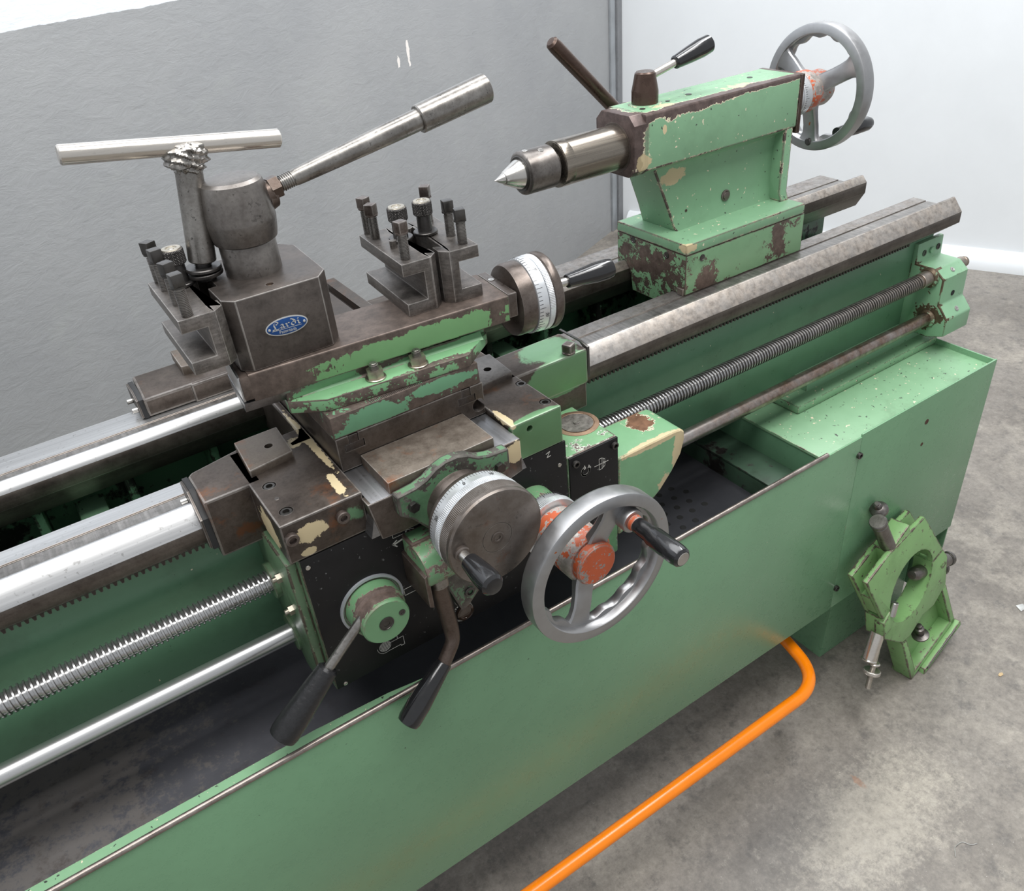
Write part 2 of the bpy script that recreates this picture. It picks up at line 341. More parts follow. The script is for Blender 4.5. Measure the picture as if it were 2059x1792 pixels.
Mt['slide'] = paint('green_slide_paint', col=(.15, .31, .135), wear=.155, edge=.5, rough=.42, sc=24, pw=.0, primer=(.15, .26, .10), tool=True, top=.6, bare=(.085, .066, .056), bump=.14,
    blobs=(((.17, .83, .15), (.09, .03, .06), .40), ((.47, .80, .15), (.022, .03, .05), .28), ((.33, .813, .165), (.36, .025, .014), .30), ((.385, .81, .147), (.13, .03, .022), -.15)))
Mt['flange'] = paint('green_flange_paint', col=(.165, .345, .175), wear=.23, edge=.6, rough=.38, sc=30, pw=.0, primer=(.15, .26, .10), bare=(.095, .075, .064), bump=.14,
    blobs=(((.36, .808, .122), (.16, .014, .010), -.42), ((.25, .822, .122), (.05, .012, .010), -.40), ((.45, .805, .125), (.05, .03, .02), -.3)))
Mt['block'] = paint('green_worn_block_paint', col=(.115, .265, .15), wear=.27, edge=.5, rough=.42, sc=30, pw=.0, primer=(.12, .2, .1), bare=(.085, .066, .056), bump=.14,
    blobs=(((.288, .785, .084), (.052, .03, .020), -.46), ((.375, .785, .092), (.060, .03, .010), -.36)))
Mt['saddle'] = iron('saddle_iron', a=(.085, .066, .055), b=(.17, .14, .12), sc=34, rough=.42, rust=.10,
    blobs=(((.215, .7275, .012), (.04, .02, .022), .55, GREEN), ((.115, .825, -.02), (.05, .02, .03), .5, (.14, .065, .035)), ((.47, .7275, .005), (.07, .02, .05), 2.0, (.155, .30, .155)), ((.585, .825, .008), (.075, .02, .040), 2.2, (.17, .31, .165)), ((.585, .86, .035), (.075, .06, .02), .85, (.20, .36, .21)), ((.43, .711, .01), (.02, .02, .03), .5, GREEN)),
    cream=(((.225, .87, .036), (.008, .12, .012), .65), ((.165, .7275, .012), (.030, .012, .018), .65), ((.215, .76, .036), (.010, .04, .01), .55), ((.134, .78, .0), (.01, .045, .035), .7), ((.424, .711, .012), (.022, .012, .022), .7), ((.205, .878, .036), (.03, .02, .01), .5), ((.437, .75, .036), (.008, .04, .012), .7), ((.157, .7275, -.012), (.014, .012, .008), .6)))
Mt['wayssteel'] = ground('saddle_way_steel', c=(.30, .30, .31), d=(.20, .20, .205), rough=.34, axis='y')
Mt['cover'] = iron('cover_plate_steel', a=(.16, .125, .10), b=(.27, .23, .19), sc=60, rust=.22, rough=.46, metal=.6)
Mt['rail'] = ground('bed_way_steel', c=(.62, .62, .62), d=(.44, .44, .44), rough=.31, specks=.4, tan=((.50, .44, .385), .25, .8))
Mt['railflat'] = ground('bed_way_flat_steel', c=(.56, .56, .56), d=(.40, .40, .40), rough=.33, specks=.4, tan=((.27, .245, .225), .25, .7))
Mt['railmid'] = iron('bed_way_relief_steel', a=(.20, .19, .18), b=(.36, .345, .33), sc=60, streak=(200, 3, 3), rough=.42, metal=.85, edge=0)
Mt['railside'] = iron('bed_way_side_iron', a=(.10, .083, .072), b=(.18, .155, .135), sc=30, streak=(2, 90, 90), rough=.36, edge=.3)
Mt['rack'] = iron('gear_rack_iron', a=(.07, .055, .048), b=(.13, .11, .1), sc=60, rough=.45, edge=.3)
Mt['screw'] = ground('lead_screw_steel', c=(.56, .56, .56), d=(.38, .38, .38), rough=.27, axis='n', specks=.2, tan=((.36, .29, .23), .9, 1.5))
Mt['groove'] = plain('oily_thread_groove', (.26, .25, .24), .30, .9, .2, 60)
Mt['rod'] = ground('feed_rod_steel', c=(.68, .68, .68), d=(.52, .52, .52), rough=.31, specks=.12, tan=((.27, .19, .145), .5, .95), trough=.0)
Mt['tool'] = iron('tool_post_steel', a=(.085, .072, .064), b=(.20, .172, .155), sc=20, rough=.42, edge=.75, pit=.5)
Mt['head'] = iron('worn_head_steel', a=(.17, .15, .138), b=(.36, .335, .31), sc=22, rough=.36, metal=.85, edge=.35, pit=.75)
Mt['lever'] = iron('bare_lever_steel', a=(.25, .23, .21), b=(.50, .48, .45), sc=30, rough=.32, metal=.92, edge=.3, pit=.95)
Mt['bar'] = ground('plated_bar_steel', c=(.70, .66, .60), d=(.58, .54, .49), rough=.22, axis='x', specks=.1)
Mt['holder'] = iron('tool_holder_steel', a=(.12, .106, .096), b=(.27, .245, .225), sc=60, rough=.40, edge=.75, streak=(60, 60, 300), pit=.6)
Mt['scr'] = iron('clamp_screw_steel', a=(.13, .095, .08), b=(.26, .22, .20), sc=90, rough=.34, edge=.6, er=.0008)
Mt['black_ox'] = plain('black_oxide_steel', (.085, .080, .077), .34, .75, .3, 60)
Mt['nut'] = plain('zinc_nut_steel', (.44, .40, .33), .33, .95, .2, 80)
Mt['dial'] = plain('satin_dial_chrome', (.72, .74, .76), .34, .75, .05, 50)
Mt['dialface'] = iron('dial_face_steel', a=(.20, .165, .14), b=(.34, .305, .28), sc=14, rough=.36, metal=.8, edge=.5, rust=.10, pit=.6)
Mt['brownring'] = iron('brown_ring_steel', a=(.12, .095, .08), b=(.22, .185, .165), sc=40, rough=.33, edge=.5)
Mt['alu'] = plain('cast_aluminium', (.38, .38, .385), .38, .9, .07, 60, .08, spots=(40, .715, (.45, .15, .06)))
Mt['hub'] = paint('red_hub_paint', col=(.50, .095, .030), wear=.165, edge=.6, rough=.5, sc=42, primer=(.30, .26, .24), bare=(.22, .19, .17), pw=.02, dirt=.5)
Mt['hubworn'] = paint('worn_red_hub_paint', col=(.45, .09, .030), wear=.20, edge=.5, rough=.45, sc=30, primer=(.34, .31, .29), bare=(.25, .225, .205), pw=.03, dirt=.5)
Mt['bake'] = plain('black_bakelite', (.012, .012, .013), .16, 0, .15, 120, .10, coat=.3)
Mt['bakerough'] = plain('wrinkled_black_grip', (.014, .014, .015), .22, 0, .2, 170, .75)
Mt['blackplate'] = plain('black_anodised_plate', (.008, .0075, .008), .46, 0, .2, 30, .04, spots=(150, .675, (.09, .09, .09)))
Mt['blackplate'].node_tree.nodes['Principled BSDF'].inputs['Specular IOR Level'].default_value = .3
Mt['mark'] = plain('pale_printed_line', (.55, .54, .50), .5, 0, .15)
Mt['ink'] = plain('black_engraved_line', (.02, .02, .02), .6)
Mt['hole'] = plain('bore_shade_black', (.006, .006, .006), .7)  # flat black painted in place of the shade inside a hole
Mt['sock'] = plain('socket_screw_steel', (.09, .085, .08), .33, .85, .25, 90)
Mt['capped'] = iron('pale_cap_steel', a=(.15, .135, .125), b=(.38, .35, .32), sc=120, rough=.42, edge=.4, pit=.9)
Mt['capring'] = plain('bronze_ring', (.30, .20, .135), .42, .8, .2, 60)
Mt['rubber'] = plain('black_wiper_felt', (.015, .015, .016), .6)
Mt['appaint'] = paint('green_apron_paint', col=(.16, .325, .165), wear=.06, edge=.5, rough=.36, sc=34, dirt=.6, blobs=(((.55, .735, -.055), (.06, .03, .03), .14),), primer=(.55, .56, .5))
Mt['apside'] = paint('oily_green_apron_side', col=(.10, .17, .095), wear=.08, edge=.6, rough=.30, sc=30, dirt=1., primer=(.2, .22, .15), bare=(.07, .06, .045))
Mt['knobpaint'] = paint('green_lever_boss_paint', col=(.14, .285, .145), wear=.185, edge=.6, rough=.32, sc=34, pw=.01, primer=(.3, .3, .22), bare=(.14, .105, .09), blobs=(((.2125, .70, -.10), (.05, .018, .06), .22), ((.2125, .685, -.125), (.06, .012, .06), -.30)))
Mt['dirtygreen'] = paint('oily_green_bracket_paint', col=(.10, .20, .11), wear=.21, edge=.45, rough=.33, sc=30, pw=.0, primer=(.2, .22, .16), bare=(.075, .07, .062), dirt=1.)
Mt['dialblock'] = paint('green_thread_dial_block_paint', col=(.165, .335, .18), wear=-.03, edge=.6, rough=.36, sc=24, er=.006, pw=.02, primer=(.60, .55, .42), bare=(.14, .075, .045), blobs=(((.685, .775, -.09), (.045, .035, .02), .50),), cream=(((.665, .7275, -.092), (.085, .014, .011), .7), ((.720, .7275, -.135), (.022, .014, .075), .8), ((.690, .7275, -.175), (.02, .012, .03), .5)))
Mt['levbar'] = iron('brown_lever_iron', a=(.12, .085, .068), b=(.20, .155, .13), sc=70, rough=.34, metal=.7, edge=.2)
Mt['rodbrown'] = iron('brown_clamp_bar', a=(.085, .052, .04), b=(.13, .085, .066), sc=40, rough=.30, metal=.6, edge=.3)
Mt['quill'] = ground('quill_steel', c=(.36, .32, .265), d=(.17, .15, .13), rough=.26, axis='x', specks=.2)
Mt['orange'] = plain('orange_gloss_paint', (.95, .235, .0), .28, 0, .05, 20, .04, coat=.2)
Mt['steady'] = paint('pale_green_steady_paint', col=(.215, .40, .155), wear=.115, edge=.42, rough=.38, sc=58, er=.006, pw=.0, primer=(.18, .22, .1), bare=(.10, .08, .065), dirt=.45)
Mt['badge'] = plain('badge_blue_enamel', (.005, .052, .20), .3, .1, .15, 200)
Mt['badgeedge'] = plain('badge_aluminium', (.62, .62, .60), .35, .7, .1, 200)
Mt['steelend'] = plain('bright_pin_steel', (.55, .53, .50), .25, .95, .1)
Mt['sight'] = plain('oil_sight_glass', (.05, .03, .02), .12, .2, .3, 80, coat=.5)
Mt['bead'] = iron('bare_tray_edge', a=(.30, .25, .22), b=(.52, .46, .42), sc=60, rough=.35, metal=.85, edge=0)
def tray_mat():
    m = MB('oily_tray_steel'); a = m.noise(5, 8, .65); b = m.noise(60, 8, .75); left = m.axis(0, .30, -.15)
    c = m.mix(m.step(a, .35, .7), (.080, .081, .094), (.125, .125, .142))
    d = m.step(m.math('ADD', m.math('MULTIPLY', b, .8), m.math('MULTIPLY', m.math('MULTIPLY', left, m.noise(6, 5, .6, off=(1, 2, 3))), .60)), .62, .72)
    c = m.mix(m.math('MULTIPLY', d, .5), c, (.24, .215, .19))
    rr = m.math('MULTIPLY', m.step(m.noise(11, 7, .7, off=(5, 5, 5)), .55, .68), left); c = m.mix(m.math('MULTIPLY', rr, .8), c, (.045, .028, .024))
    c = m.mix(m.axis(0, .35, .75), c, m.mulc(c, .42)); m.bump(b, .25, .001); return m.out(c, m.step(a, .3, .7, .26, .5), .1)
Mt['tray'] = tray_mat()
def wall_grey():
    m = MB('grey_plaster_wall'); z = m.N('ShaderNodeSeparateXYZ'); m.t.links.new(m.pos(), z.inputs[0])
    wob = m.math('MULTIPLY', m.math('SUBTRACT', m.noise(14, 5, .6), .5), .012)
    up = m.step(m.math('ADD', z.outputs[2], wob), .4225, .4235)
    n = m.noise(11, 8, .62, dist=.6); n2 = m.noise(2.2, 6, .6)
    g = m.mix(m.step(n2, .3, .7), (.305, .312, .322), (.362, .367, .372)); g = m.mix(m.math('MULTIPLY', m.step(m.noise(8, 6, .65, off=(4, 4, 4)), .58, .72), .35), g, (.375, .388, .378))
    dk = m.math('MULTIPLY', m.step(m.noise(5, 7, .7, off=(8, 1, 1)), .62, .75), .35); g = m.mix(dk, g, (.25, .255, .26))
    c = m.mix(up, g, (.80, .84, .90))
    ch = m.step(m.math('ADD', m.math('MAXIMUM', m.math('MULTIPLY', m.blob((1.320, 2.633, .165), (.016, .08, .075)), .55), m.math('MULTIPLY', m.blob((1.270, 2.61, .143), (.016, .08, .035)), .6)), m.math('MULTIPLY', m.noise(48, 4, .6), .6)), .60, .62); c = m.mix(ch, c, (.85, .80, .76))
    tr = m.noise(17, 9, .7, dist=.5, str=(1, 1, 2.2)); m.bump(m.math('ADD', m.math('MULTIPLY', n, .5), m.math('MULTIPLY', tr, .8)), .30, .010)
    return m.out(c, .55)
Mt['wallgrey'] = wall_grey()
Mt['wallwhite'] = plain('white_painted_wall', (.82, .845, .865), .5, 0, .02, 4, .02)
Mt['trim'] = plain('galvanised_strip', (.36, .38, .40), .42, .4, .15, 12)
Mt['trimdark'] = plain('grey_strip_paint', (.21, .215, .225), .5)
def floor_mat():
    m = MB('stained_concrete'); a = m.noise(2.1, 9, .66); b = m.noise(7, 9, .7, off=(3, 2, 1)); g = m.noise(90, 8, .75); d = m.noise(24, 9, .7, off=(6, 1, 6))
    c = m.mix(m.step(a, .34, .66), (.165, .147, .128), (.295, .268, .236)); c = m.mix(m.math('MULTIPLY', m.step(b, .50, .66), .7), c, (.385, .35, .30)); c = m.mix(m.math('MULTIPLY', m.step(d, .54, .68), .6), c, (.10, .094, .09))
    pat = m.step(m.math('ADD', m.math('MULTIPLY', m.blob((.98, .43, -.95), (.30, .15, .4)), .5), m.math('ADD', m.math('MULTIPLY', d, .6), m.math('MULTIPLY', g, .6))), .72, .92); c = m.mix(m.math('MULTIPLY', pat, .5), c, (.46, .42, .35))
    dark_patch = m.step(m.math('ADD', m.math('MULTIPLY', m.blob((.80, .52, -.95), (.5, .22, .5)), .45), m.math('MULTIPLY', b, .6)), .50, .72); c = m.mix(m.math('MULTIPLY', dark_patch, .55), c, (.075, .072, .072))  # darker patch of concrete around the foot bar
    ru = m.step(m.math('ADD', m.math('MULTIPLY', m.blob((1.02, .50, -.95), (.02, .05, .2)), .5), m.math('MULTIPLY', g, .4)), .5, .56); c = m.mix(m.math('MULTIPLY', ru, .5), c, (.30, .13, .06))
    c = m.mulc(c, m.step(g, .3, .7, .72, 1.24)); d2 = m.noise(38, 9, .8, off=(9, 3, 6)); c = m.mix(m.math('MULTIPLY', m.step(d2, .55, .66), .5), c, (.10, .092, .085)); c = m.mix(m.math('MULTIPLY', m.step(d2, .44, .36), .45), c, (.36, .335, .295)); wf = m.step(m.noise(300, 2, .5), .74, .76); c = m.mix(wf, c, (.55, .53, .5))
    m.bump(m.math('ADD', m.math('MULTIPLY', g, .6), b), .12, .002); return m.out(c, m.step(b, .3, .7, .34, .58))
Mt['floor'] = floor_mat()
Mt['saddle2'] = iron('cross_slide_iron', a=(.085, .066, .055), b=(.165, .138, .118), sc=34, rough=.40, rust=.05)
Mt['screwhead'] = iron('grey_adjuster_steel', a=(.15, .135, .125), b=(.30, .28, .265), sc=80, rough=.33, metal=.85, edge=.4, pit=.3)
Mt['capring2'] = plain('tan_wood_chip', (.55, .40, .22), .6)
# ------------------------------------------------------------------ room
def struct(name, bm, mat, label=None): return part(name, bm, mat, kind='structure', label=label)
G = V((.906, .423, 0)).normalized(); Wd = V((.423, -.906, 0)).normalized(); CN = V((2.77, 3.31, 0))
def slab(o, u, L, n, th, z0, z1, b=0):
    bm = bx(0, L, 0, th, z0, z1, b); n = V(n)
    return xf(bm, M(((u.x, n.x, 0, o.x), (u.y, n.y, 0, o.y), (0, 0, 1, 0), (0, 0, 0, 1))))
fl = bx(-3.2, 5.2, -2.2, 3.9, -.99, -.95, 0)
struct('floor', fl, Mt['floor'])
struct('wall_back', slab(CN - G*5.2, G, 5.2, Wd*-1, .12, -.95, 1.9), Mt['wallgrey'])
struct('wall_right', slab(CN - Wd*.12, Wd, 5.6, G, .12, -.95, 1.9), Mt['wallwhite'])
cv = [(0, -.95), (-.05, -.95), (-.05, -.925), (-.035, -.895), (-.014, -.875), (0, -.87)]
cbm = prism(cv, 'y', .05, 5.4, .0)
struct('baseboard_right', xf(cbm, M(((G.x, Wd.x, 0, CN.x), (G.y, Wd.y, 0, CN.y), (0, 0, 1, 0), (0, 0, 0, 1)))), Mt['wallwhite'])
struct('trim_1', joinb(slab(CN - G*.115, G, .045, Wd, .012, -.95, 1.9, .003), slab(CN - G*.07, G, .02, Wd, .006, -.95, 1.9, .002)), Mt['trim'], 'galvanised strip on the wall corner')
struct('trim_2', slab(CN - G*.05, G, .048, Wd, .016, -.95, 1.9, .003), Mt['trimdark'], 'dark grey corner strip')
# ------------------------------------------------------------------ lathe bed
X0 = -.95
bed = thing('lathe_bed', 'green lathe bed with bright steel ways, lead screw and feed rod', 'machine bed', (.6, 1.0, -.272))
def rails(name, poly, x1, side):
    bm = prism(poly, 'x', X0, x1, .0009, 1); me = part(name, bm, Mt['rail'], bed); [me.data.materials.append(Mt[k]) for k in ('railside', 'railflat', 'railmid')]; y0, y1 = side
    for p in me.data.polygons:
        yy = p.center.y + ORG[me].y
        if p.normal.z < .25 or y1 - .0011 < yy < y1 + .0029: p.material_index = 1
        elif p.normal.z > .97: p.material_index = 3 if y0 < yy < y1 else 2
    return me
rails('front_way', [(.9445, 0), (.9165, 0), (.9163, -.0018), (.9137, -.0018), (.9135, -.0008), (.886, -.0008), (.8635, .0187), (.8595, .0187), (.8398, -.0047), (.8398, -.0262), (.877, -.0545), (.93, -.0545), (.9445, -.03)], 1.55, (.884, .9140))
rails('rear_way', [(1.172, 0), (1.1235, 0), (1.1233, -.0018), (1.1207, -.0018), (1.1205, -.0008), (1.085, -.0008), (1.069, .0205), (1.065, .0205), (1.0539, .0085), (1.0539, -.0135), (1.072, -.045), (1.172, -.045)], 1.55, (1.083, 1.1212))
part('front_wall', bx(X0, 1.535, .877, .897, -.246, -.05), Mt['bed'], bed)
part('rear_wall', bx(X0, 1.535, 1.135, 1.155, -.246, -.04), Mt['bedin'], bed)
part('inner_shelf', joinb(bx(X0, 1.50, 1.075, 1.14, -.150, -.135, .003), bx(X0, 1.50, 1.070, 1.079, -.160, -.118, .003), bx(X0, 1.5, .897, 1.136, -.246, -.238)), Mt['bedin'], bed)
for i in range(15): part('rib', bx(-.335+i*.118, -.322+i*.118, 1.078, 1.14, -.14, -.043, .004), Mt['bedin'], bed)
for i, x in enumerate((-.03, .66, 1.33)):
    part('cross_web', joinb(prism([(x-.075, -.24), (x-.055, -.10), (x-.012, -.062), (x+.012, -.062), (x+.055, -.10), (x+.075, -.24)], 'y', .895, 1.03, .012, 3), bx(x-.02, x+.02, .96, 1.14, -.24, -.085, .008)), Mt['hump'] if i != 1 else Mt['hump'], bed)
part('end_web', bx(1.44, 1.53, .895, 1.14, -.245, -.115, .012), Mt['hump'], bed)
bm = bx(X0, 1.43, .8575, .876, -.036, -.0265, 0); n = int((1.43-X0)/.00785)
for i in range(n):
    x = X0 + i*.00785
    q = [(x+.0003, -.0362), (x+.0076, -.0362), (x+.0052, -.0458), (x+.0027, -.0458)]
    A = [bm.verts.new((p[0], .8578, p[1])) for p in q]; B = [bm.verts.new((p[0], .8755, p[1])) for p in q]
    bm.faces.new(A)
    for k in range(4): bm.faces.new((A[k], B[k], B[(k+1) % 4], A[(k+1) % 4]))
bmesh.ops.recalc_face_normals(bm, faces=bm.faces)
part('gear_rack', bm, Mt['rack'], bed, smooth=0)
part('lead_screw', joinb(thread((X0, .832, -.1136), (1, 0, 0), 1.44-X0, .0149, .0026, .00635, 22, 8), cyl(.0150, .05, (1.44, .832, -.1136), (1, 0, 0)), cyl(.0125, .035, (1.545, .832, -.1136), (1, 0, 0), .004), cyl(.0105, .012, (1.578, .832, -.1136), (1, 0, 0), .004)), Mt['screw'], bed, smooth=25, mat2=Mt['groove'])
part('feed_rod', joinb(cyl(.0128, 1.50-X0, (X0, .82, -.1976), (1, 0, 0), .001), cyl(.0128, .038, (1.54, .82, -.1976), (1, 0, 0), .005)), Mt['rod'], bed)
br = part('end_bracket', joinb(prism([(.878, -.058), (.868, -.058), (.866, -.097), (.824, -.097), (.804, -.113), (.803, -.166), (.798, -.170), (.781, -.190), (.781, -.226), (.815, -.238), (.878, -.238)], 'x', 1.475, 1.556, .003), cyl(.020, .012, (1.464, .832, -.1136), (1, 0, 0), .004), cyl(.018, .010, (1.467, .82, -.1976), (1, 0, 0), .004)), Mt['bracket'], bed)
for x, y, z, n in ((1.497, .8668, -.081, (0, -1, .04)), (1.541, .8668, -.079, (0, -1, .04))): part('socket_screw', joinb(rev([(.0062, -.001), (.0062, .0012), (.0038, .0012), (.0034, .0002), (0, .0002)], (x, y, z), n, 20)), Mt['sock'], br)
part('locating_pin', ngon(6, .0068, .003, (1.519, .8662, -.080), (0, -1, 0)), Mt['bracket'], br)
for p, n in (((1.515, .814, -.1052), (0, -.6, .75)), ((1.517, .7895, -.180), (0, -.75, .62))): part('oil_nipple', rev([(.0052, -.001), (.0052, .0012), (.003, .002), (.0012, .001), (0, .001)], p, n, 18), Mt['steelend'], br)
part('grub_screw', rev([(.0055, 0), (.0055, .0006), (.003, .0004), (0, .0002)], (1.515, .8028, -.150), (0, -1, 0), 16), Mt['hole'], br)
part('bed_foot', bx(1.158, 1.532, .846, .90, -.2565, -.231, .003), Mt['bracket'], bed)
part('foot_riser', joinb(bx(1.105, 1.528, .818, 1.15, -.272, -.254, .006)), Mt['plate'], bed)
# ------------------------------------------------------------------ stand with chip tray
stand = thing('lathe_stand', 'green sheet metal lathe stand with dark chip tray and rolled front edge', 'machine stand', (.9, .95, -.95))
part('front_panel', bx(X0, 1.119, .6905, .6935, -.682, -.262, .0008), Mt['panel'], stand)
part('end_panel', bx(1.121, 1.527, .6915, .6950, -.682, -.258, .0012), Mt['panel'], stand)
part('rolled_edge', tube([(X0, .6925, -.2605), (.35, .6925, -.2605), (1.03, .6925, -.2605)], .0040, 12), Mt['bead'], stand, label='bare worn rolled tray edge')
part('inner_lip', prism([(X0, .694), (.27, .694), (.262, .702), (.20, .711), (.10, .716), (X0, .716)], 'z', -.272, -.2665, .0008), Mt['plate'], stand)
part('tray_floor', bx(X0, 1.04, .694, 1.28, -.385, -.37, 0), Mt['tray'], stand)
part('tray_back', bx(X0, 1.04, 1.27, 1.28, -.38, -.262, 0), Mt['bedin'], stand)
part('top_plate', bx(1.028, 1.526, .6955, 1.27, -.278, -.272, .0015), Mt['plate'], stand)
part('plate_skirt', bx(1.03, 1.036, .6955, 1.27, -.33, -.277, .0005), Mt['bed'], stand)
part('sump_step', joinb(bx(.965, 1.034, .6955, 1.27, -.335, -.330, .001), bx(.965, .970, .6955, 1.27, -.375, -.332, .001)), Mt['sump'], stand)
part('side_panel', bx(1.5235, 1.527, .6955, 1.27, -.90, -.260, .0008), Mt['panel'], stand)
ped = part('pedestal', prism([(1.213, -.95), (1.512, -.95), (1.506, -.66), (1.232, -.66)], 'y', .752, 1.22, .004), Mt['panel'], stand)
part('pedestal_column', bx(1.15, 1.51, .735, 1.24, -.685, -.28, 0), Mt['bed'], stand)
part('pedestal_rear_foot', bx(-.9, -.5, .76, 1.22, -.95, -.385, .004), Mt['panel'], stand)
for x, z in ((1.1174, -.2995), (1.124, -.626)): part('socket_screw', rev([(.0062, 0), (.0062, .0045), (.0055, .0055), (.0034, .0055), (.003, .002), (0, .002)], (x, .6905, z), (0, -1, 0), 20), Mt['sock'], stand)
for x, z, r in ((1.3205, -.316, .0056), (1.3217, -.3677, .0038)): part('rusty_hole', rev([(r, 0), (r, .0005), (0, .0003)], (x, .6916, z), (0, -1, 0), 18), plain('rust_stain', (.075, .03, .018), .8) if r > .005 else bpy.data.materials['rust_stain'], stand)
dh = joinb(*[cyl(.0058, .0016, (.775 + i*.030 + (j % 2)*.015, .80 + j*.0235, -.371), b=.0004, seg=14) for i in range(4) for j in range(6) if (i, j) not in ((0, 0), (3, 5), (0, 5), (3, 0))])
part('drain_hole_discs', dh, Mt['hole'], stand, kind='stuff')  # raised black discs; their colour stands in for the shade of open holes
P0 = tagp(part('foot_brake_bar', tube([(X0, .619, -.76), (.3, .619, -.76), (1.016, .617, -.76), (1.05, .76, -.752), (1.06, 1.0, -.745)], .0125, 20, .085, 12), Mt['orange'], loc=(.5, .619, -.95)), label='orange painted tube running along the floor under the green panel', category='foot bar')
# ------------------------------------------------------------------ carriage
car = thing('lathe_carriage', 'worn lathe carriage with black apron plate, two dials and a spoked handwheel', 'lathe carriage', (.33, .9, -.25))
ZS = .035
def ways_cut():
    return [prism([(.96, .0006), (.886, .0004), (.8645, .0195), (.8585, .0195), (.8388, -.0042), (.8388, -.031), (.877, -.058), (.96, -.058)], 'x', -1, 2, 0), prism([(1.18, .0004), (1.085, .0002), (1.070, .0212), (1.064, .0212), (1.0525, .0085), (1.0525, -.02), (1.07, -.05), (1.18, -.05)], 'x', -1, 2, 0)]
lc_ = [cyl(.0078, .02, (x, y, ZS-.0065), b=0, seg=28) for x, y in ((.1522, .8095), (.1504, .7509))]; rc_ = [cyl(.0078, .02, (x, y, ZS-.0065), b=0, seg=28) for x, y in ((.5031, .8079), (.4995, .7486))] + [cyl(.0045, .02, (.4597, .722, .0217), (0, 1, 0), 0, 20)]
sad = joinb(cut(bx(.1335, .2315, .7275, .905, -.0185, ZS, .0022), *ways_cut(), *lc_), cut(bx(.4335, .5095, .7275, .905, -.0195, ZS, .0022), *ways_cut(), *rc_),
    cut(prism([(.203, .88), (.2155, .885), (.2225, .90), (.2225, 1.13), (.2315, 1.13), (.2315, .87), (.203, .87)], 'z', -.02, ZS, .002), *ways_cut()),
    cut(bx(.222, .2315, .88, 1.2, -.04, ZS - .002, .002), *ways_cut()), cut(bx(.4335, .5115, .88, 1.2, -.04, ZS, .002), *ways_cut()),
    cut(prism([(.0805, .826), (.0805, .892), (.0865, .898), (.15, .912), (.15, .826)], 'z', -.0455, ZS, .003), *ways_cut()),
    cut(bx(.50, .6285, .826, .892, -.020, ZS, .003), *ways_cut()), cut(bx(.51, .6265, .828, .86, -.060, -.018, .002), *ways_cut()),
    cut(prism([(.083, 1.135), (.0865, 1.222), (.62, 1.222), (.62, 1.135)], 'z', .0008, .0290, .004), *ways_cut()), cut(bx(.15, .56, 1.132, 1.20, -.0, .0288, .003), *ways_cut()))
saddle = part('saddle', sad, Mt['saddle'], car)
def cap(x, y, z, d=(0, 0, 1), r=.0072, h=.006): return joinb(rev([(r-.0005, 0), (r, .0006), (r, h-.0008), (r-.0008, h), (r*.56, h), (r*.52, h-.004), (0, h-.0042)], (x, y, z), d, 24))
for x, y in ((.1522, .8095), (.1504, .7509), (.5031, .8079), (.4995, .7486)): part('cap_screw', cap(x, y, ZS-.0063), Mt['sock'], saddle)
for x, z in ((.1425, .0162), (.2027, .0161)): part('cap_screw', cap(x, .7275, z, (0, -1, 0), .0078, .007), Mt['scr'], saddle)
part('dowel_pin', cyl(.003, .0012, (.1505, .7795, ZS-.0006)), Mt['head'], saddle)
pad = cut(prism([(.141, .838), (.1975, .846), (.2015, .9125), (.146, .912)], 'z', .033, .0445, .0015), cyl(.0052, .03, (.178, .876, .028), b=0, seg=20))
part('left_lug', pad, Mt['cover'], saddle)
pad = cut(prism([(.452, .824), (.5035, .829), (.508, .893), (.455, .893)], 'z', .033, .0445, .0015), cyl(.0055, .03, (.4815, .856, .028), b=0, seg=20))
part('right_lug', pad, Mt['head'], saddle)
part('rear_lug', prism([(.150, 1.17), (.175, 1.165), (.175, 1.235), (.151, 1.235)], 'z', .0275, .043, .0015), Mt['cover'], saddle)
part('cross_way', joinb(prism([(.236, .018), (.2325, .028), (.432, .028), (.4285, .018), (.44, -.02), (.225, -.02)][::-1], 'y', .7105, .838, .0008), cut(prism([(.236, .018), (.2325, .028), (.432, .028), (.4285, .018), (.44, -.02), (.225, -.02)][::-1], 'y', .838, 1.21, .0008), *ways_cut())), Mt['wayssteel'], car)
part('way_end', prism([(.2285, .0275), (.4335, .0275), (.4335, -.020), (.40, -.028), (.26, -.028), (.237, -.026)], 'y', .7095, .7275, .0015), Mt['saddle'], car)
part('screw_cover', prism([(.2575, .0435), (.398, .0435), (.398, .0275), (.2575, .0275)], 'y', .7115, .7835, .0009), Mt['cover'], car)
for nm, pts, x0 in (('front_wiper', [(.900, -.004), (.900, .031), (.862, .037), (.829, .012), (.826, -.030), (.838, -.036)], .0725), ('rear_wiper', [(1.205, .001), (1.205, .030), (1.165, .034), (1.140, .028), (1.134, .001)], .076)):
    w = part(nm, prism(pts, 'x', x0 + .0015, x0 + .0085, .001), Mt['rubber'], car)
    cx = sum(p[0] for p in pts)/len(pts); cz = sum(p[1] for p in pts)/len(pts)
    part('wiper_plate', prism([(cx+(p[0]-cx)*.96, cz+(p[1]-cz)*.93) for p in pts], 'x', x0-.0015, x0+.0016, .0006), Mt['tool'], w)
    for y, z in (((.884, .010), (.846, -.005)) if nm[0] == 'f' else ((1.185, .010), (1.152, .010))): part('wiper_screw', cyl(.0038, .009, (x0-.0012, y, z), (-1, 0, 0)), Mt['steelend'], w)
ew = part('right_wiper_plate', prism([(.826, .037), (.826, -.012), (.832, .03), (.845, .0385), (.893, .0385), (.893, .0405), (.843, .0405)], 'x', .6285, .6325, .0006), Mt['sock'], car)
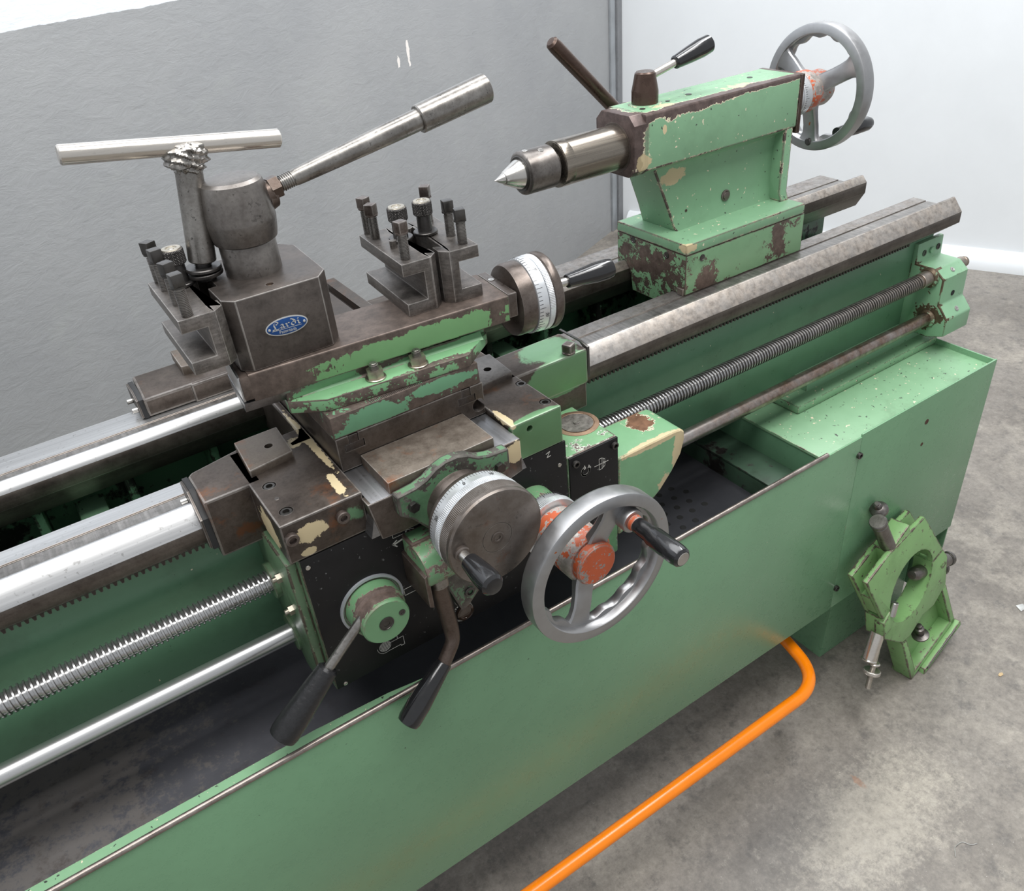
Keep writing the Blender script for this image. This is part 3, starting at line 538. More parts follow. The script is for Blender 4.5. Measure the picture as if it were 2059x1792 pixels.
hb = part('square_head_bolt', joinb(xf(bx(-.0075, .0075, -.0075, .0075, .001, .0145, .0026), M.Translation((.602, .834, ZS)) @ M.Rotation(.4, 4, 'Z')), cyl(.0095, .003, (.602, .834, ZS-.0005))), Mt['scr'], car)
# apron body and plates
part('apron_body', bx(.1425, .513, .729, .86, -.2365, -.0195, .0025), Mt['apside'], car)
part('apron_side', prism([(.742, -.03), (.742, -.236), (.80, -.245), (.872, -.16), (.872, -.06), (.838, -.035)], 'x', .130, .143, .003), Mt['apside'], car)
fp = part('apron_plate', bx(.1440, .5125, .7272, .7300, -.2345, -.0200, .0004), Mt['blackplate'], car)
for x, z in ((.1508, -.0323), (.1549, -.2307), (.5013, -.0535)): part('rivet', rev([(.003, 0), (.0028, .0007), (.001, .0009), (.0009, .0004), (0, .0004)], (x, .7272, z), (0, -1, 0), 16), Mt['steelend'], fp)
part('rod_flange', cyl(.026, .006, (.126, .82, -.1976), (1, 0, 0), .001), Mt['apside'], car); part('rod_flange', cyl(.024, .009, (.122, .832, -.1136), (1, 0, 0), .001), Mt['apside'], car)
for y, z in ((.79, -.0804), (.7755, -.1223)): part('hex_nut', joinb(ngon(6, .0065, .006, (.124, y, z), (1, 0, 0)), cyl(.0035, .006, (.119, y, z), (1, 0, 0))), Mt['nut'], car)
gb = part('gear_housing', joinb(bx(.5145, .600, .7285, .848, -.26, -.0505, .003), bx(.500, .520, .74, .846, -.24, -.06, .002)), Mt['appaint'], car)
gp = part('symbol_plate', bx(.5165, .5995, .7262, .729, -.19, -.0515, .0004), Mt['blackplate'], car)
for x, z in ((.5256, -.0621), (.5923, -.0616)): part('cap_screw', cap(x, .7262, z, (0, -1, 0), .0055, .005), Mt['sock'], gp)
cp = part('round_cap', rev([(.032, 0), (.032, .0012), (.0255, .002), (.025, .0014), (.024, .0014), (.006, .0012), (.0045, .003), (.003, .0032), (.0025, .002), (0, .0018)], (.5765, .7885, -.0512), (0, 0, 1), 48), Mt['capring'], car)
part('cap_centre', rev([(.0238, 0), (.0238, .0009), (.005, .0008), (.0045, .0022), (.0028, .0024), (0, .0014)], (.5765, .7885, -.0496), (0, 0, 1), 40), Mt['capped'], cp)
db = bmesh.new(); prof = [(.601, -.0905), (.706, -.0905), (.7205, -.0925), (.7275, -.0985), (.728, -.112), (.722, -.135), (.705, -.16), (.682, -.185), (.653, -.205), (.632, -.22), (.601, -.23)]
db.free(); part('thread_dial_block', prism(prof, 'y', .7275, .805, .0045, 3), Mt['dialblock'], car)
# pictograms printed on the two black plates
def sq(x0, y0, x1, y1): return [(x0, y0), (x1, y0), (x1, y1), (x0, y1), (x0, y0)]
yP = .7271; ex, ez, nn = (1, 0, 0), (0, 0, 1), (0, -1, 0)
L = [[(0, 0), (0, .014), (.017, .014), (.019, .012), (.019, .002), (.017, 0), (0, 0)], [(.017, 0), (.017, .014)], [(.019, .010), (.032, .010), (.032, .016), (.024, .016)], [(.019, .004), (.023, .001), (.024, -.005)], [(.023, .003), (.028, .001), (.029, -.004)]]
part('pictogram', ribbon(L, .0006, (.2555, yP, -.046), ex, ez, nn), Mt['mark'], fp)
part('pictogram', ribbon([[(0, 0), (.018, .004)]], .0022, (.2555, yP, -.0555), ex, ez, nn), Mt['mark'], fp)
part('pictogram', ribbon([[(0, .002), (.006, .0055)], [(0, .002), (.005, -.0035)]], .0016, (.2535, yP, -.0565), ex, ez, nn), Mt['mark'], fp)
part('pictogram', ribbon([sq(0, 0, .018, .010), [(.018, .003), (.024, 0), (.027, .006)]], .0006, (.2555, yP, -.1395), ex, ez, nn), Mt['mark'], fp)
c = arc(0, 0, .0078, 0, 360, 28)
part('pictogram', ribbon([c, arc(0, 0, .0108, 175, 290, 16), [(.0037, -.0102), (.021, -.0102), (.021, -.0125), (.026, -.0125), (.026, .002), (.007, .002)], [(.018, .002), (.018, .012)]] + [[(t, -math.sqrt(max(0, .0078**2-t*t))), (t, math.sqrt(max(0, .0078**2-t*t)))] for t in [-.006+.0015*i for i in range(9)]], .0006, (.2155, yP, -.2045), ex, ez, nn), Mt['mark'], fp)
part('pictogram', ribbon([arc(0, .014, .0085, 120, 330, 16), arc(0, -.009, .0145, 60, 400, 26)], .0022, (.330, yP, -.2065), ex, ez, nn), Mt['mark'], fp)
part('pictogram', ribbon([[(0, .006), (.006, .008), (.001, 0), (.007, .001)]], .0007, (.481, yP, -.033), ex, ez, nn), Mt['mark'], fp)
sg = part('sight_glass', rev([(.0125, 0), (.0125, .0035), (.0095, .0045), (.009, .003), (0, .0032)], (.3325, .7272, -.2165), (0, -1, 0), 28), Mt['sight'], car)
part('pictogram', ribbon([arc(0, 0, .0065, 115, 395, 20)], .0024, (.5425, yP-.001, -.0825), ex, ez, nn), Mt['mark'], gp)
part('pictogram', ribbon([[(-.0035, .004), (-.0015, .0095), (.0005, .0045)], [(-.0035, .004), (.0005, .0045)], [(.0045, .003), (.006, .0075), (.009, .002)], [(.0045, .003), (.009, .002)]], .0011, (.5425, yP-.001, -.0825), ex, ez, nn), Mt['mark'], gp)
part('pictogram', ribbon([[(-.012, 0), (.012, 0)], sq(-.004, -.009, .001, .009), [(.001, .009), (.006, .0055), (.006, .001)], [(.001, -.009), (.006, -.0055), (.006, -.001)], [(.003, .0075), (.003, .001), (.007, .001)], [(.003, -.0075), (.003, -.001), (.007, -.001)]], .0006, (.570, yP-.001, -.0825), ex, ez, nn), Mt['mark'], gp)
part('pictogram', ribbon([sq(.004, -.006, .034, .006), [(.006, -.006), (.006, .006)], [(-.012, .003), (.004, .003)], [(-.012, -.003), (.004, -.003)], [(-.014, 0), (-.004, 0)], [(.002, 0), (.010, 0)], [(.016, 0), (.026, 0)], [(.032, 0), (.038, 0)], [(.0325, -.006), (.0325, .006)]], .0006, (.548, yP-.001, -.1375), ex, ez, nn), Mt['mark'], gp)
# feed engagement knob with its straight lever
kx, kz = .2125, -.125
kn = part('feed_lever_boss', joinb(rev([(.0405, 0), (.0405, .003), (.0375, .003), (.0365, .001), (.035, .001), (.0345, .022), (.031, .024), (.0308, .040), (.0292, .042), (0, .042)], (kx, .7278, kz), (0, -1, 0), 56)), Mt['knobpaint'], car)
part('seat_ring', rev([(.0415, 0), (.0415, .0035), (.0385, .0038), (.038, .002), (.036, .001), (.036, 0)], (kx, .7277, kz), (0, -1, 0), 56), Mt['trim'], kn)
part('socket_screw', rev([(.0095, 0), (.0095, .0008), (.0082, .0011), (.0078, .0005), (.0042, .0005), (.004, -.0015), (0, -.0015)], (kx-.001, .6856, kz-.001), (0, -1, 0), 24), Mt['sock'], kn)
part('socket_screw', rev([(.0042, 0), (.0042, .0007), (.0022, .0006), (.002, -.0005), (0, -.0005)], (kx+.0205, .6857, kz+.004), (0, -1, 0), 20), Mt['sock'], kn)
st = part('lever_stem', tube([(.193, .700, -.111), (.134, .697, -.160)], .0062, 16), Mt['lever'], kn)
part('lever_grip', rev([(.0095, 0), (.0128, .003), (.0142, .02), (.0178, .075), (.0182, .092), (.0170, .0985), (.014, .100), (0, .100)], (.1355, .697, -.1588), (-.0765, -.004, -.0640), 28), Mt['bakerough'], kn)
# half nut lever: round housing, neck, bent bar and grip
hx, hz = .2805, -.079
hn = part('half_nut_housing', joinb(rev([(.0265, 0), (.027, .002), (.027, .040), (.0255, .042), (0, .042)], (.2655, .692, -.073), (1, 0, 0), 40), bx(.266, .306, .70, .7285, -.10, -.045, .004)), Mt['knobpaint'], car)
part('housing_wedge', prism([(.262, -.072), (.262, -.118), (.268, -.122), (.268, -.068)], 'y', .668, .7275, .001), Mt['levbar'], hn)
part('lever_collar', rev([(.0135, 0), (.0145, .002), (.0125, .018), (0, .018)], (.286, .688, -.090), (.05, -.1, -1), 24), Mt['lever'], hn)
part('lever_bar', tube([(.2855, .688, -.100), (.2925, .688, -.190), (.2905, .683, -.206), (.268, .676, -.230)], [.0105, .0095, .0092, .009], 18, .018, 8), Mt['levbar'], hn)
part('lever_grip', rev([(.0098, 0), (.0108, .002), (.0135, .035), (.0155, .060), (.0155, .083), (.0140, .088), (.011, .0895), (0, .0895)], (.2705, .677, -.2275), (-.0680, -.012, -.0535), 28), Mt['bake'], hn)
lb = part('lever_bracket', prism([(.296, -.085), (.352, -.085), (.356, -.135), (.340, -.155), (.322, -.172), (.312, -.172), (.296, -.12)], 'y', .690, .7275, .003), Mt['dirtygreen'], car)
part('cap_screw', cap(.3265, .6902, -.1475, (0, -1, 0), .0072, .0025), Mt['sock'], lb)
part('bracket_strut', prism([(.300, -.035), (.318, -.06), (.318, -.09), (.300, -.09)], 'y', .700, .7275, .002), Mt['dirtygreen'], lb)
# cross feed bracket and graduated dial
cx, cz = .332, -.008
hump = [(.2585, .004), (.2585, .0315), (.283, .0335), (.297, .0375), (.310, .046), (.324, .0505), (.340, .0505), (.354, .046), (.367, .0375), (.381, .0335), (.408, .0315), (.408, .004), (.39, -.006), (.375, -.03), (.29, -.03), (.272, -.006)]
cb = part('feed_screw_bracket', prism(hump, 'y', .6955, .7105, .003, 3), Mt['dirtygreen'], car)
for x in (.2755, .392): part('hex_bolt', joinb(ngon(6, .0068, .0062, (x, .6958, .0125), (0, -1, 0), .2)), Mt['sock'], cb)
part('bracket_boss', rev([(.041, 0), (.038, .008), (.0375, .03), (0, .03)], (cx, .696, cz), (0, -1, 0), 40), Mt['brownring'], cb)
cd = part('cross_feed_dial', rev([(.048, 0), (.056, .002), (.0575, .006), (.0575, .009), (0, .009)], (cx, .6665, cz), (0, -1, 0), 72), Mt['brownring'], car)
dr = part('graduated_ring', rev([(.0575, 0), (.0583, .0004), (.0592, .0135), (0, .0135)], (cx, .6575, cz), (0, -1, 0), 96), Mt['dial'], cd)
part('graduation_marks', ticks((cx, .6573, cz), (0, -1, 0), .0584, .0005, 100, .0045, .0078, 5, .00045), Mt['ink'], cd, kind='stuff', smooth=0)
for a, s in ((68, '10'), (150, '20'), (102, '0')):
    a = R_(a); u = V((math.cos(a), 0, math.sin(a)))
    part('dial_number', textbm(s, .0062, V((cx, .6462, cz)) + u*.0596, (math.sin(a), 0, -math.cos(a)), (0, 1, 0), u), Mt['ink'], cd, smooth=0)
kr = bmesh.new()
def finering(r, h, o, d, n=180, amp=.0004, b=.001):
    bm = bmesh.new(); T = M.Translation(V(o)) @ frame(d); R4 = []
    for rr, z in ((r-b, 0), (r, b), (r, h-b), (r-b, h)):
        R4.append([bm.verts.new(T @ V(((rr-(amp if i % 2 else 0))*math.cos(math.pi*i/n), (rr-(amp if i % 2 else 0))*math.sin(math.pi*i/n), z))) for i in range(2*n)])
    for A, B in zip(R4, R4[1:]):
        for i in range(2*n): bm.faces.new((A[i], A[(i+1) % (2*n)], B[(i+1) % (2*n)], B[i]))
    bm.faces.new(R4[0][::-1]); bm.faces.new(R4[-1]); return bm
kr.free()
part('knurled_ring', finering(.0600, .0085, (cx, .6443, cz), (0, -1, 0)), Mt['dial'], cd, smooth=12)
part('ring_gap', cyl(.0585, .004, (cx, .636, cz), (0, -1, 0), .0005, 72), Mt['dial'], cd)
part('knurled_ring', finering(.0606, .0155, (cx, .633, cz), (0, -1, 0), 200), Mt['dialface'], cd, smooth=12)
df = part('dial_face', rev([(.0606, 0), (.0606, .0045), (.0590, .0068), (.0565, .0075), (.0192, .0075), (.0190, .0068), (.0186, .0068), (.0184, .0075), (0, .0075)], (cx, .6175, cz), (0, -1, 0), 96), Mt['dialface'], cd)
part('centre_screw', rev([(.0075, 0), (.0075, .0012), (.0065, .0016), (.0038, .0014), (.0034, -.002), (0, -.002)], (cx, .6101, cz), (0, -1, 0), 28), Mt['brownring'], cd)
part('handle_collar', rev([(.0085, 0), (.0092, .001), (.0092, .006), (.008, .007), (0, .007)], (.2855, .612, -.004), (0, -1, 0), 24), Mt['brownring'], cd)
part('handle_pin', cyl(.0062, .02, (.2855, .606, -.004), (0, -1, 0)), Mt['steelend'], cd)
part('handle_grip', rev([(.0085, 0), (.0105, .001), (.0128, .022), (.0135, .038), (.0128, .045), (.010, .0485), (.006, .0495), (0, .0495)], (.2855, .592, -.004), (0, -1, 0), 30), Mt['bake'], cd)
# handwheels
def wheel(par, c, d, R, a0, boss, hubd, side):
    """c = centre of rim mid-plane, d = direction the wheel faces (handle side); returns the rim part"""
    d = V(d).normalized(); fx = V((0, 0, 1)).cross(d).normalized(); fz = d.cross(fx)
    T = M(((fx.x, fz.x, d.x, c[0]), (fx.y, fz.y, d.y, c[1]), (fx.z, fz.z, d.z, c[2]), (0, 0, 0, 1)))
    bm = bmesh.new(); nt = 180; sec = []
    for i in range(nt):
        t = 2*math.pi*i/nt; s = .5-.5*math.cos(15*t); rk = R - .0205 - .0048*s; g = 1 if side < 0 else -1
        ring = [(R-.0024, .0128), (R-.0006, .0116), (R, .009), (R, -.0095), (R-.0012, -.0125), (R-.004, -.0145), (R-.010, -.0150), (R-.0165, -.0140), (rk+.0012, -.0105), (rk, -.0065), (rk, -.0015), (rk+.001, .0012), (R-.0172, .0022), (R-.0168, .0118), (R-.0155, .0134)]
        sec.append([bm.verts.new(T @ V((r*math.cos(t), r*math.sin(t), z*g))) for r, z in ring])
    for i in range(nt):
        A, B = sec[i], sec[(i+1) % nt]
        for k in range(len(A)): bm.faces.new((A[k], B[k], B[(k+1) % len(A)], A[(k+1) % len(A)]))
    bmesh.ops.recalc_face_normals(bm, faces=bm.faces)
    rim = part('wheel_rim', bm, Mt['alu'], par, smooth=40)
    part('wheel_hub', xf(rev(hubd, (0, 0, 0), (0, 0, 1), 48), T), Mt['hubworn'], par, smooth=40)
    if boss: part('hub_face', xf(rev(boss, (0, 0, 0), (0, 0, 1), 48), T), Mt['hub'], par, label='chipped red hub face')
    for a_ in a0:
        a = R_(a_); u = V((math.cos(a), math.sin(a), 0)); s = V((-u.y, u.x, 0))
        pts = [u*(R*q) + V((0, 0, z)) for q, z in ((.20, -.016), (.33, -.014), (.45, -.010), (.60, -.006), (.72, -.005), (.80, -.005), (.86, -.005))]
        bmS = loft(pts, [.032, .030, .0285, .029, .031, .037, .050], [.018, .0145, .0125, .012, .012, .014, .016], s)
        part('wheel_spoke', xf(bmS, T), Mt['alu'], par)
    return rim, T
hw = part('handwheel', joinb(rev([(.0345, 0), (.034, .026), (.031, .030), (0, .030)], (.45, .7275, -.1), (0, -1, 0), 40)), Mt['knobpaint'], car, label='green boss behind a spoked handwheel')
ring = part('graduated_ring', rev([(.036, 0), (.0385, .0005), (.0415, .012), (.0415, .013), (0, .013)], (.45, .6985, -.1), (0, -1, 0), 72), Mt['dial'], hw)
part('knurled_ring', finering(.0428, .010, (.45, .6855, -.1), (0, -1, 0), 130), Mt['dial'], hw, smooth=12)
part('graduation_marks', ticks((.45, .6985, -.1), (0, -1, 0), .0405, .0008, 80, .004, .008, 5, .0005), Mt['ink'], hw, kind='stuff', smooth=0)
wheel(hw, (.45, .5855, -.1), (0, -1, 0), .104, (248, 68), [(.0285, -.013), (.0290, -.003), (.0270, 0), (.020, .0008), (0, .001)], [(.028, -.092), (.033, -.088), (.0345, -.05), (.0340, -.018), (.031, -.013), (0, -.012)], -1)
hx2, hz2 = .4945, -.0475
part('handle_lug', rev([(.015, -.010), (.0155, .008), (.0145, .010), (0, .010)], (hx2, .582, hz2), (0, -1, 0), 28), Mt['alu'], hw)
part('handle_collar', rev([(.0098, 0), (.0105, .001), (.0095, .007), (0, .007)], (hx2, .572, hz2), (0, -1, 0), 24), Mt['hub'], hw)
part('handle_grip', rev([(.0092, 0), (.0098, .001), (.0102, .012), (.0105, .022), (.0128, .030), (.0128, .068), (.0118, .074), (.0095, .0765), (0, .0765)], (hx2, .5655, hz2), (0, -1, 0), 30), Mt['bake'], hw)
part('handle_end', cyl(.0085, .0012, (hx2, .4895, hz2), (0, -1, 0), .0004), Mt['steelend'], hw)
# ------------------------------------------------------------------ cross slide
cs = thing('cross_slide', 'brown iron cross slide block with two T-slots and chipped green front', 'cross slide', (.332, .95, .03))
blk = prism([(.2325, .0295), (.432, .0295), (.432, .0745), (.2325, .0745)], 'y', .7845, 1.245, .0012)
def tslot(x): return [bx(x-.0062, x+.0062, .7, 1.3, .060, .08, 0), bx(x-.0125, x+.0125, .7, 1.3, .0535, .0635, 0)]
blk = cut(blk, *tslot(.2545), *tslot(.4075), cyl(.0092, .03, (.4235, .775, .0445), (0, 1, 0), 0, 28))
part('slide_block', blk, Mt['saddle2'], cs)
for x in (.2545, .4075): part('slot_filler', joinb(bx(x-.0117, x+.0117, .7855, 1.24, .0537, .0625, .0005), bx(x-.0055, x+.0055, .7850, .98, .0625, .0735, .0005)), Mt['rack'], cs)
bb = prism([(.2318, .0748), (.4295, .0748), (.4285, .1035), (.2322, .1035)], 'y', .7850, .985, .0014)
bblk = part('swivel_base', bb, Mt['block'], cs)
part('graduation_marks', ribbon([[(.285+.0022*i, 0), (.285+.0022*i, .0045 + (.003 if i % 5 == 0 else 0))] for i in range(36)], .0005, (0, .7865, .1037), (1, 0, 0), (0, 1, 0), (0, 0, 1)), Mt['ink'], bblk, kind='stuff', smooth=0)
# ------------------------------------------------------------------ compound slide
cm_ = thing('compound_slide', 'compound top slide with flaking green side, two nuts and a dial at its end', 'top slide', (.33, .87, .1035))
A5 = -4.8; ca, sa = math.cos(R_(A5)), math.sin(R_(A5))
CT = M.Translation((.1585, .8276, 0)) @ M.Rotation(R_(A5), 4, 'Z')      # local u along the slide, v to the rear, z up
fpts = [(.0435, .0015), (.0835, -.0205), (.261, -.0235), (.3065, .0175), (.306, .085), (.045, .085)]
part('swivel_flange', xf(prism(fpts, 'z', .1037, .1192, .0012), CT), Mt['flange'], cm_)
part('flange_web', xf(prism([(.0445, .004), (.3055, .0190), (.305, .085), (.0445, .085)], 'z', .118, .1325, .002), CT), Mt['flange'], cm_)
part('flange_fillet', xf(prism([(-.0035, .1185), (.0045, .1185), (.0045, .1265), (.002, .1225)], 'x', .062, .295, .0), M.Translation((0, 0, 0)) @ CT @ M.Translation((0, .0065, 0))), Mt['flange'], cm_)
for u in (.1475, .2015):
    p = CT @ V((u, -.0065 + (.1475-u)*.01, 0))
    nt_ = part('stud_nut', joinb(ngon(6, .0105, .0095, (p.x, p.y, .1215), rot=.3, b=.001), cyl(.0125, .0025, (p.x, p.y, .1190))), Mt['nut'], cm_)
    part('stud', joinb(thread((p.x, p.y, .130), (0, 0, 1), .0085, .0056, .0008, .0014, 16, 4), cyl(.0042, .0007, (p.x, p.y, .1385))), Mt['lever'], nt_)
body = joinb(xf(prism([(.0005, .1335), (.003, .1325), (.088, .1325), (.089, .135), (.0885, .166), (.087, .167), (.0015, .167), (.0002, .1655)], 'x', .010, .3335, .0009), CT), xf(prism([(.0, .1365), (.0, .1655), (.0875, .1655), (.0875, .1365)], 'x', .0, .012, .003), CT))
part('slide_body', body, Mt['slide'], cm_)
part('dovetail', xf(prism([(.010, .119), (.002, .1335), (.086, .1335), (.078, .119)], 'x', -.002, .05, .0005), CT), Mt['wayssteel'], cm_)
part('slide_end_face', xf(prism([(.003, .135), (.003, .1655), (.0850, .1655), (.0850, .135)], 'x', -.0015, .001, .0004), CT), Mt['rail'], cm_, label='bright machined end face')
part('end_plate', joinb(xf(bx(.334, .3465, .003, .086, .1355, .1672, .0012), CT)), Mt['brownring'], cm_)
eb = part('dial_hood', joinb(xf(rev([(.030, 0), (.046, .006), (.0475, .010), (.0475, .026), (0, .026)], (.346, .0435, .1395), (1, 0, 0), 64), CT)), Mt['brownring'], cm_)
part('plate_screw', xf(rev([(.0042, 0), (.0042, .0007), (.0012, .001), (.001, .0004), (0, .0004)], (.340, .058, .1671), (0, 0, 1), 16), CT), Mt['steelend'], cm_)
cdial = part('compound_dial', xf(rev([(.0485, 0), (.0495, .0005), (.0500, .0145), (.0485, .0155), (0, .0155)], (.3725, .0435, .1395), (1, 0, 0), 96), CT), Mt['dial'], cm_)
part('knurled_ring', xf(finering(.0503, .0085, (.3885, .0435, .1395), (1, 0, 0), 150), CT), Mt['dial'], cdial, smooth=12)
part('hand_disc', xf(rev([(.0480, 0), (.0505, .002), (.0512, .004), (.0512, .010), (.0495, .013), (.044, .0145), (0, .0145)], (.397, .0435, .1395), (1, 0, 0), 72), CT), Mt['brownring'], cdial)
part('graduation_marks', xf(ticks((.3725, .0435, .1395), (1, 0, 0), .0497, .0008, 60, .005, .0085, 5, .0005), CT), Mt['ink'], cdial, kind='stuff', smooth=0)
for a, s in ((-12, '20'), (60, '10')):
    u = V((0, -math.cos(R_(a)), math.sin(R_(a))))
    part('dial_number', xf(textbm(s, .006, V((.3855, .0435, .1395)) + u*.0508, (0, -math.sin(R_(a)), -math.cos(R_(a))), (-1, 0, 0), u), CT), Mt['ink'], cdial, smooth=0)
part('handle_pin', xf(cyl(.0055, .02, (.410, .0105, .1575), (1, 0, 0)), CT), Mt['steelend'], cm_)
part('handle_grip', xf(rev([(.0082, 0), (.009, .001), (.0105, .018), (.0132, .042), (.0134, .060), (.0120, .068), (.009, .0698), (0, .07)], (.4235, .0105, .1575), (1, 0, 0), 30), CT), Mt['bake'], cm_)
# ------------------------------------------------------------------ tool post
tp = thing('tool_post', 'dark square quick-change tool post with blue oval badge and long clamp lever', 'tool post', (.2245, .9, .167))
po = [(.1774, .8287), (.2705, .8275), (.2840, .8440), (.2880, .9450), (.2750, .9620), (.183, .9630), (.1665, .9470), (.1660, .8410)]
body = prism(po, 'z', .1675, .2500, .0011)
body = cut(body, cyl(.0045, .02, (.2222, .8476, .242), b=0, seg=20), bx(.155, .176, .885, .935, .16, .26, 0))
part('post_body', body, Mt['tool'], tp)
part('oil_plug', cyl(.0043, .003, (.2222, .8476, .2445)), Mt['capring'], tp)
part('post_column', rev([(.0310, 0), (.0310, .0330), (.0302, .0345), (0, .0345)], (.2245, .903, .2495), (0, 0, 1), 56), Mt['head'], tp)
hd = part('clamp_head', rev([(.0325, 0), (.0343, .0012), (.0360, .0085), (.0378, .0225), (.0378, .0245), (.0366, .038), (.0338, .058), (.0322, .0635), (.0285, .0665), (.02, .0675), (0, .068)], (.2245, .903, .2850), (0, 0, 1), 56), Mt['head'], tp)
part('lever_lug', joinb(tube([(.245, .901, .3235), (.264, .9005, .3285)], [.017, .0125], 24), tube([(.258, .9005, .322), (.268, .9005, .322)], [.014, .010], 20)), Mt['levbar'], hd)
ld = V((.2, -.004, .0388)).normalized()
part('lever_nut', joinb(ngon(6, .0125, .011, (.2625, .9, .3312), ld, .4, .001), cyl(.0065, .012, (.273, .9, .3332), ld)), Mt['levbar'], hd)
part('lever_bar', joinb(thread(V((.2755, .9, .3338)), ld, .018, .0088, .0010, .0025, 20, 6), rev([(.0082, .015), (.0092, .019), (.0098, .035), (.0122, .150), (.0126, .19), (0, .19)], (.2755, .9, .3338), ld, 28)), Mt['lever'], hd)
part('lever_sleeve', rev([(.0150, 0), (.0162, .0012), (.0172, .088), (.0170, .0945), (.0150, .0962), (0, .0962)], V((.2755, .9, .3338)) + ld*.178, ld, 32), Mt['lever'], hd)
# badge
bc = V((.2236, .8279, .2077)); BX = V((.99915, 0, -.0412)); BZ = V((.0412, 0, .99915)); BN = V((0, -1, 0))
def ell(a, b, y0, y1, w=.0002):
    pts = [(a*math.cos(2*math.pi*i/56), b*math.sin(2*math.pi*i/56)) for i in range(56)]
    bm = prism(pts, 'z', y0, y1, w); bm.transform(M(((BX.x, BZ.x, 0, bc.x), (0, 0, -1, bc.y), (BX.z, BZ.z, 0, bc.z), (0, 0, 0, 1)))); bmesh.ops.recalc_face_normals(bm, faces=bm.faces); return bm
bg = part('maker_badge', ell(.0240, .0103, 0, .0009), Mt['badgeedge'], tp, label='oval aluminium badge')
part('badge_field', ell(.0226, .0089, .0004, .0011, .0001), Mt['badge'], bg)
strokes = [[(-9.3, 4.6), (-9.6, 6.2), (-11.2, 6.9), (-13.0, 5.6), (-13.6, 3.4), (-13.0, 1.2), (-12.4, -.8), (-13.2, -2.0), (-15.2, -2.3)], [(-9.3, 4.6), (-10.6, 3.3), (-11.5, 4.3)], [(-15.4, -1.7), (-13.6, -1.3), (-11.6, -2.2), (-9.4, -1.9), (-8.2, -.6)],
    [(-7.6, 2.0), (-6.2, 2.8), (-4.9, 1.9), (-4.8, -1.0), (-3.4, -1.7)], [(-4.9, 1.0), (-7.2, .2), (-7.3, -1.2), (-6.0, -1.9), (-4.9, -.9)],
    [(-2.5, 2.3), (-1.3, 1.7), (-1.3, -1.0), (-.2, -1.7)], [(-1.3, 1.3), (.2, 2.8), (1.5, 2.1)],
    [(3.0, 6.3), (4.6, 5.6), (7.0, 3.0), (7.0, -.4), (5.2, -1.8), (3.3, -.6), (3.3, 1.6), (5.2, 2.9), (6.8, 2.2)],
    [(9.0, 2.5), (10.2, 1.8), (10.2, -.9), (11.6, -1.7)], [(9.8, 5.1), (10.5, 4.4)]]
bm = bmesh.new(); nb = V((.56, .50, 0))
for L in strokes:
    for a, b in zip(L, L[1:]):
        q = [V((a[0], a[1], 0))-nb, V((b[0], b[1], 0))-nb, V((b[0], b[1], 0))+nb, V((a[0], a[1], 0))+nb]
        vs = [bm.verts.new(bc + BX*(p.x*1.16+1.6)*.001 + BZ*(p.y+.5)*.00098 + BN*.0013) for p in q]; bm.faces.new(vs)
        ws = [bm.verts.new(bc + BX*(p.x*1.16+1.6)*.001 + BZ*(p.y+.5)*.00098 + BN*.0010) for p in q]; bm.faces.new(ws[::-1])
        for k in range(4): bm.faces.new((vs[k], ws[k], ws[(k+1) % 4], vs[(k+1) % 4]))
bmesh.ops.recalc_face_normals(bm, faces=bm.faces)
part('badge_lettering', bm, Mt['badgeedge'], bg, smooth=0)
part('badge_lettering', joinb(ribbon([[(-.017, 0), (.016, 0)]], .0005, bc + BZ*-.0027, BX, BZ, BN, .0013), textbm('Patentada', .0050, bc + BZ*-.0071 + BX*.000 + BN*.0012, BX, BZ, BN)), Mt['badgeedge'], bg, smooth=0)
for s in (-1, 1): part('badge_rivet', rev([(.0016, 0), (.0014, .0007), (.0006, .001), (0, .001)], bc + BX*.0198*s + BN*.0010, BN, 14), Mt['badgeedge'], bg)
# clamp T-handle standing in the post's eccentric
th = thing('t_handle_wrench', 'welded steel T-handle standing left of the tool post head', 'wrench', (.1745, .9145, .2500))
tb = V((.2905-.0742, 0, -.0283))
part('crossbar', rev([(.0082, 0), (.0097, .0015), (.0097, .2155), (.0082, .217), (0, .217)], (.0755, .915, .4050), tb, 28), Mt['bar'], th)
_k = [(.0125, 0), (.0155, .004), (.0170, .010), (.0175, .018), (.0165, .026), (.011, .031)]
_k = [(a[0]+(b[0]-a[0])*t/6, a[1]+(b[1]-a[1])*t/6) for a, b in zip(_k, _k[1:]) for t in range(6)] + [(.010, .0312), (0, .0312)]
bm = rev(_k, (.1905, .915, .3625), (-.03, 0, 1), 64)
for v in bm.verts:
    n_ = .55*math.sin(v.co.x*700+v.co.z*300)*math.cos(v.co.y*650+1)+.5*math.sin(v.co.z*800+v.co.x*420)+.35*math.sin(v.co.x*1500+1)*math.sin(v.co.z*1300+v.co.y*900)
    v.co += V((v.co.x-.1905, v.co.y-.915, 0))*(.13*n_ + (.28 if abs(v.co.z-.383) < .012 else 0)*abs(v.co.x-.1905)/.018)
part('weld_bead', bm, Mt['lever'], th)
part('stem', rev([(.0140, 0), (.0148, .0012), (.0143, .05), (.0138, .112), (0, .112)], (.1752, .9148, .2710), V((.0158, 0, .112)), 32), Mt['lever'], th)
part('threaded_neck', joinb(thread((.1740, .9146, .2610), (.012, 0, .112), .0125, .0092, .0008, .0016, 20, 4), cyl(.0085, .010, (.1737, .9146, .2555))), Mt['black_ox'], th)
part('stop_disc', rev([(.0185, 0), (.0195, .001), (.0195, .0032), (.0185, .0042), (0, .0042)], (.1738, .9146, .2612), (.06, 0, 1), 44), Mt['black_ox'], th)
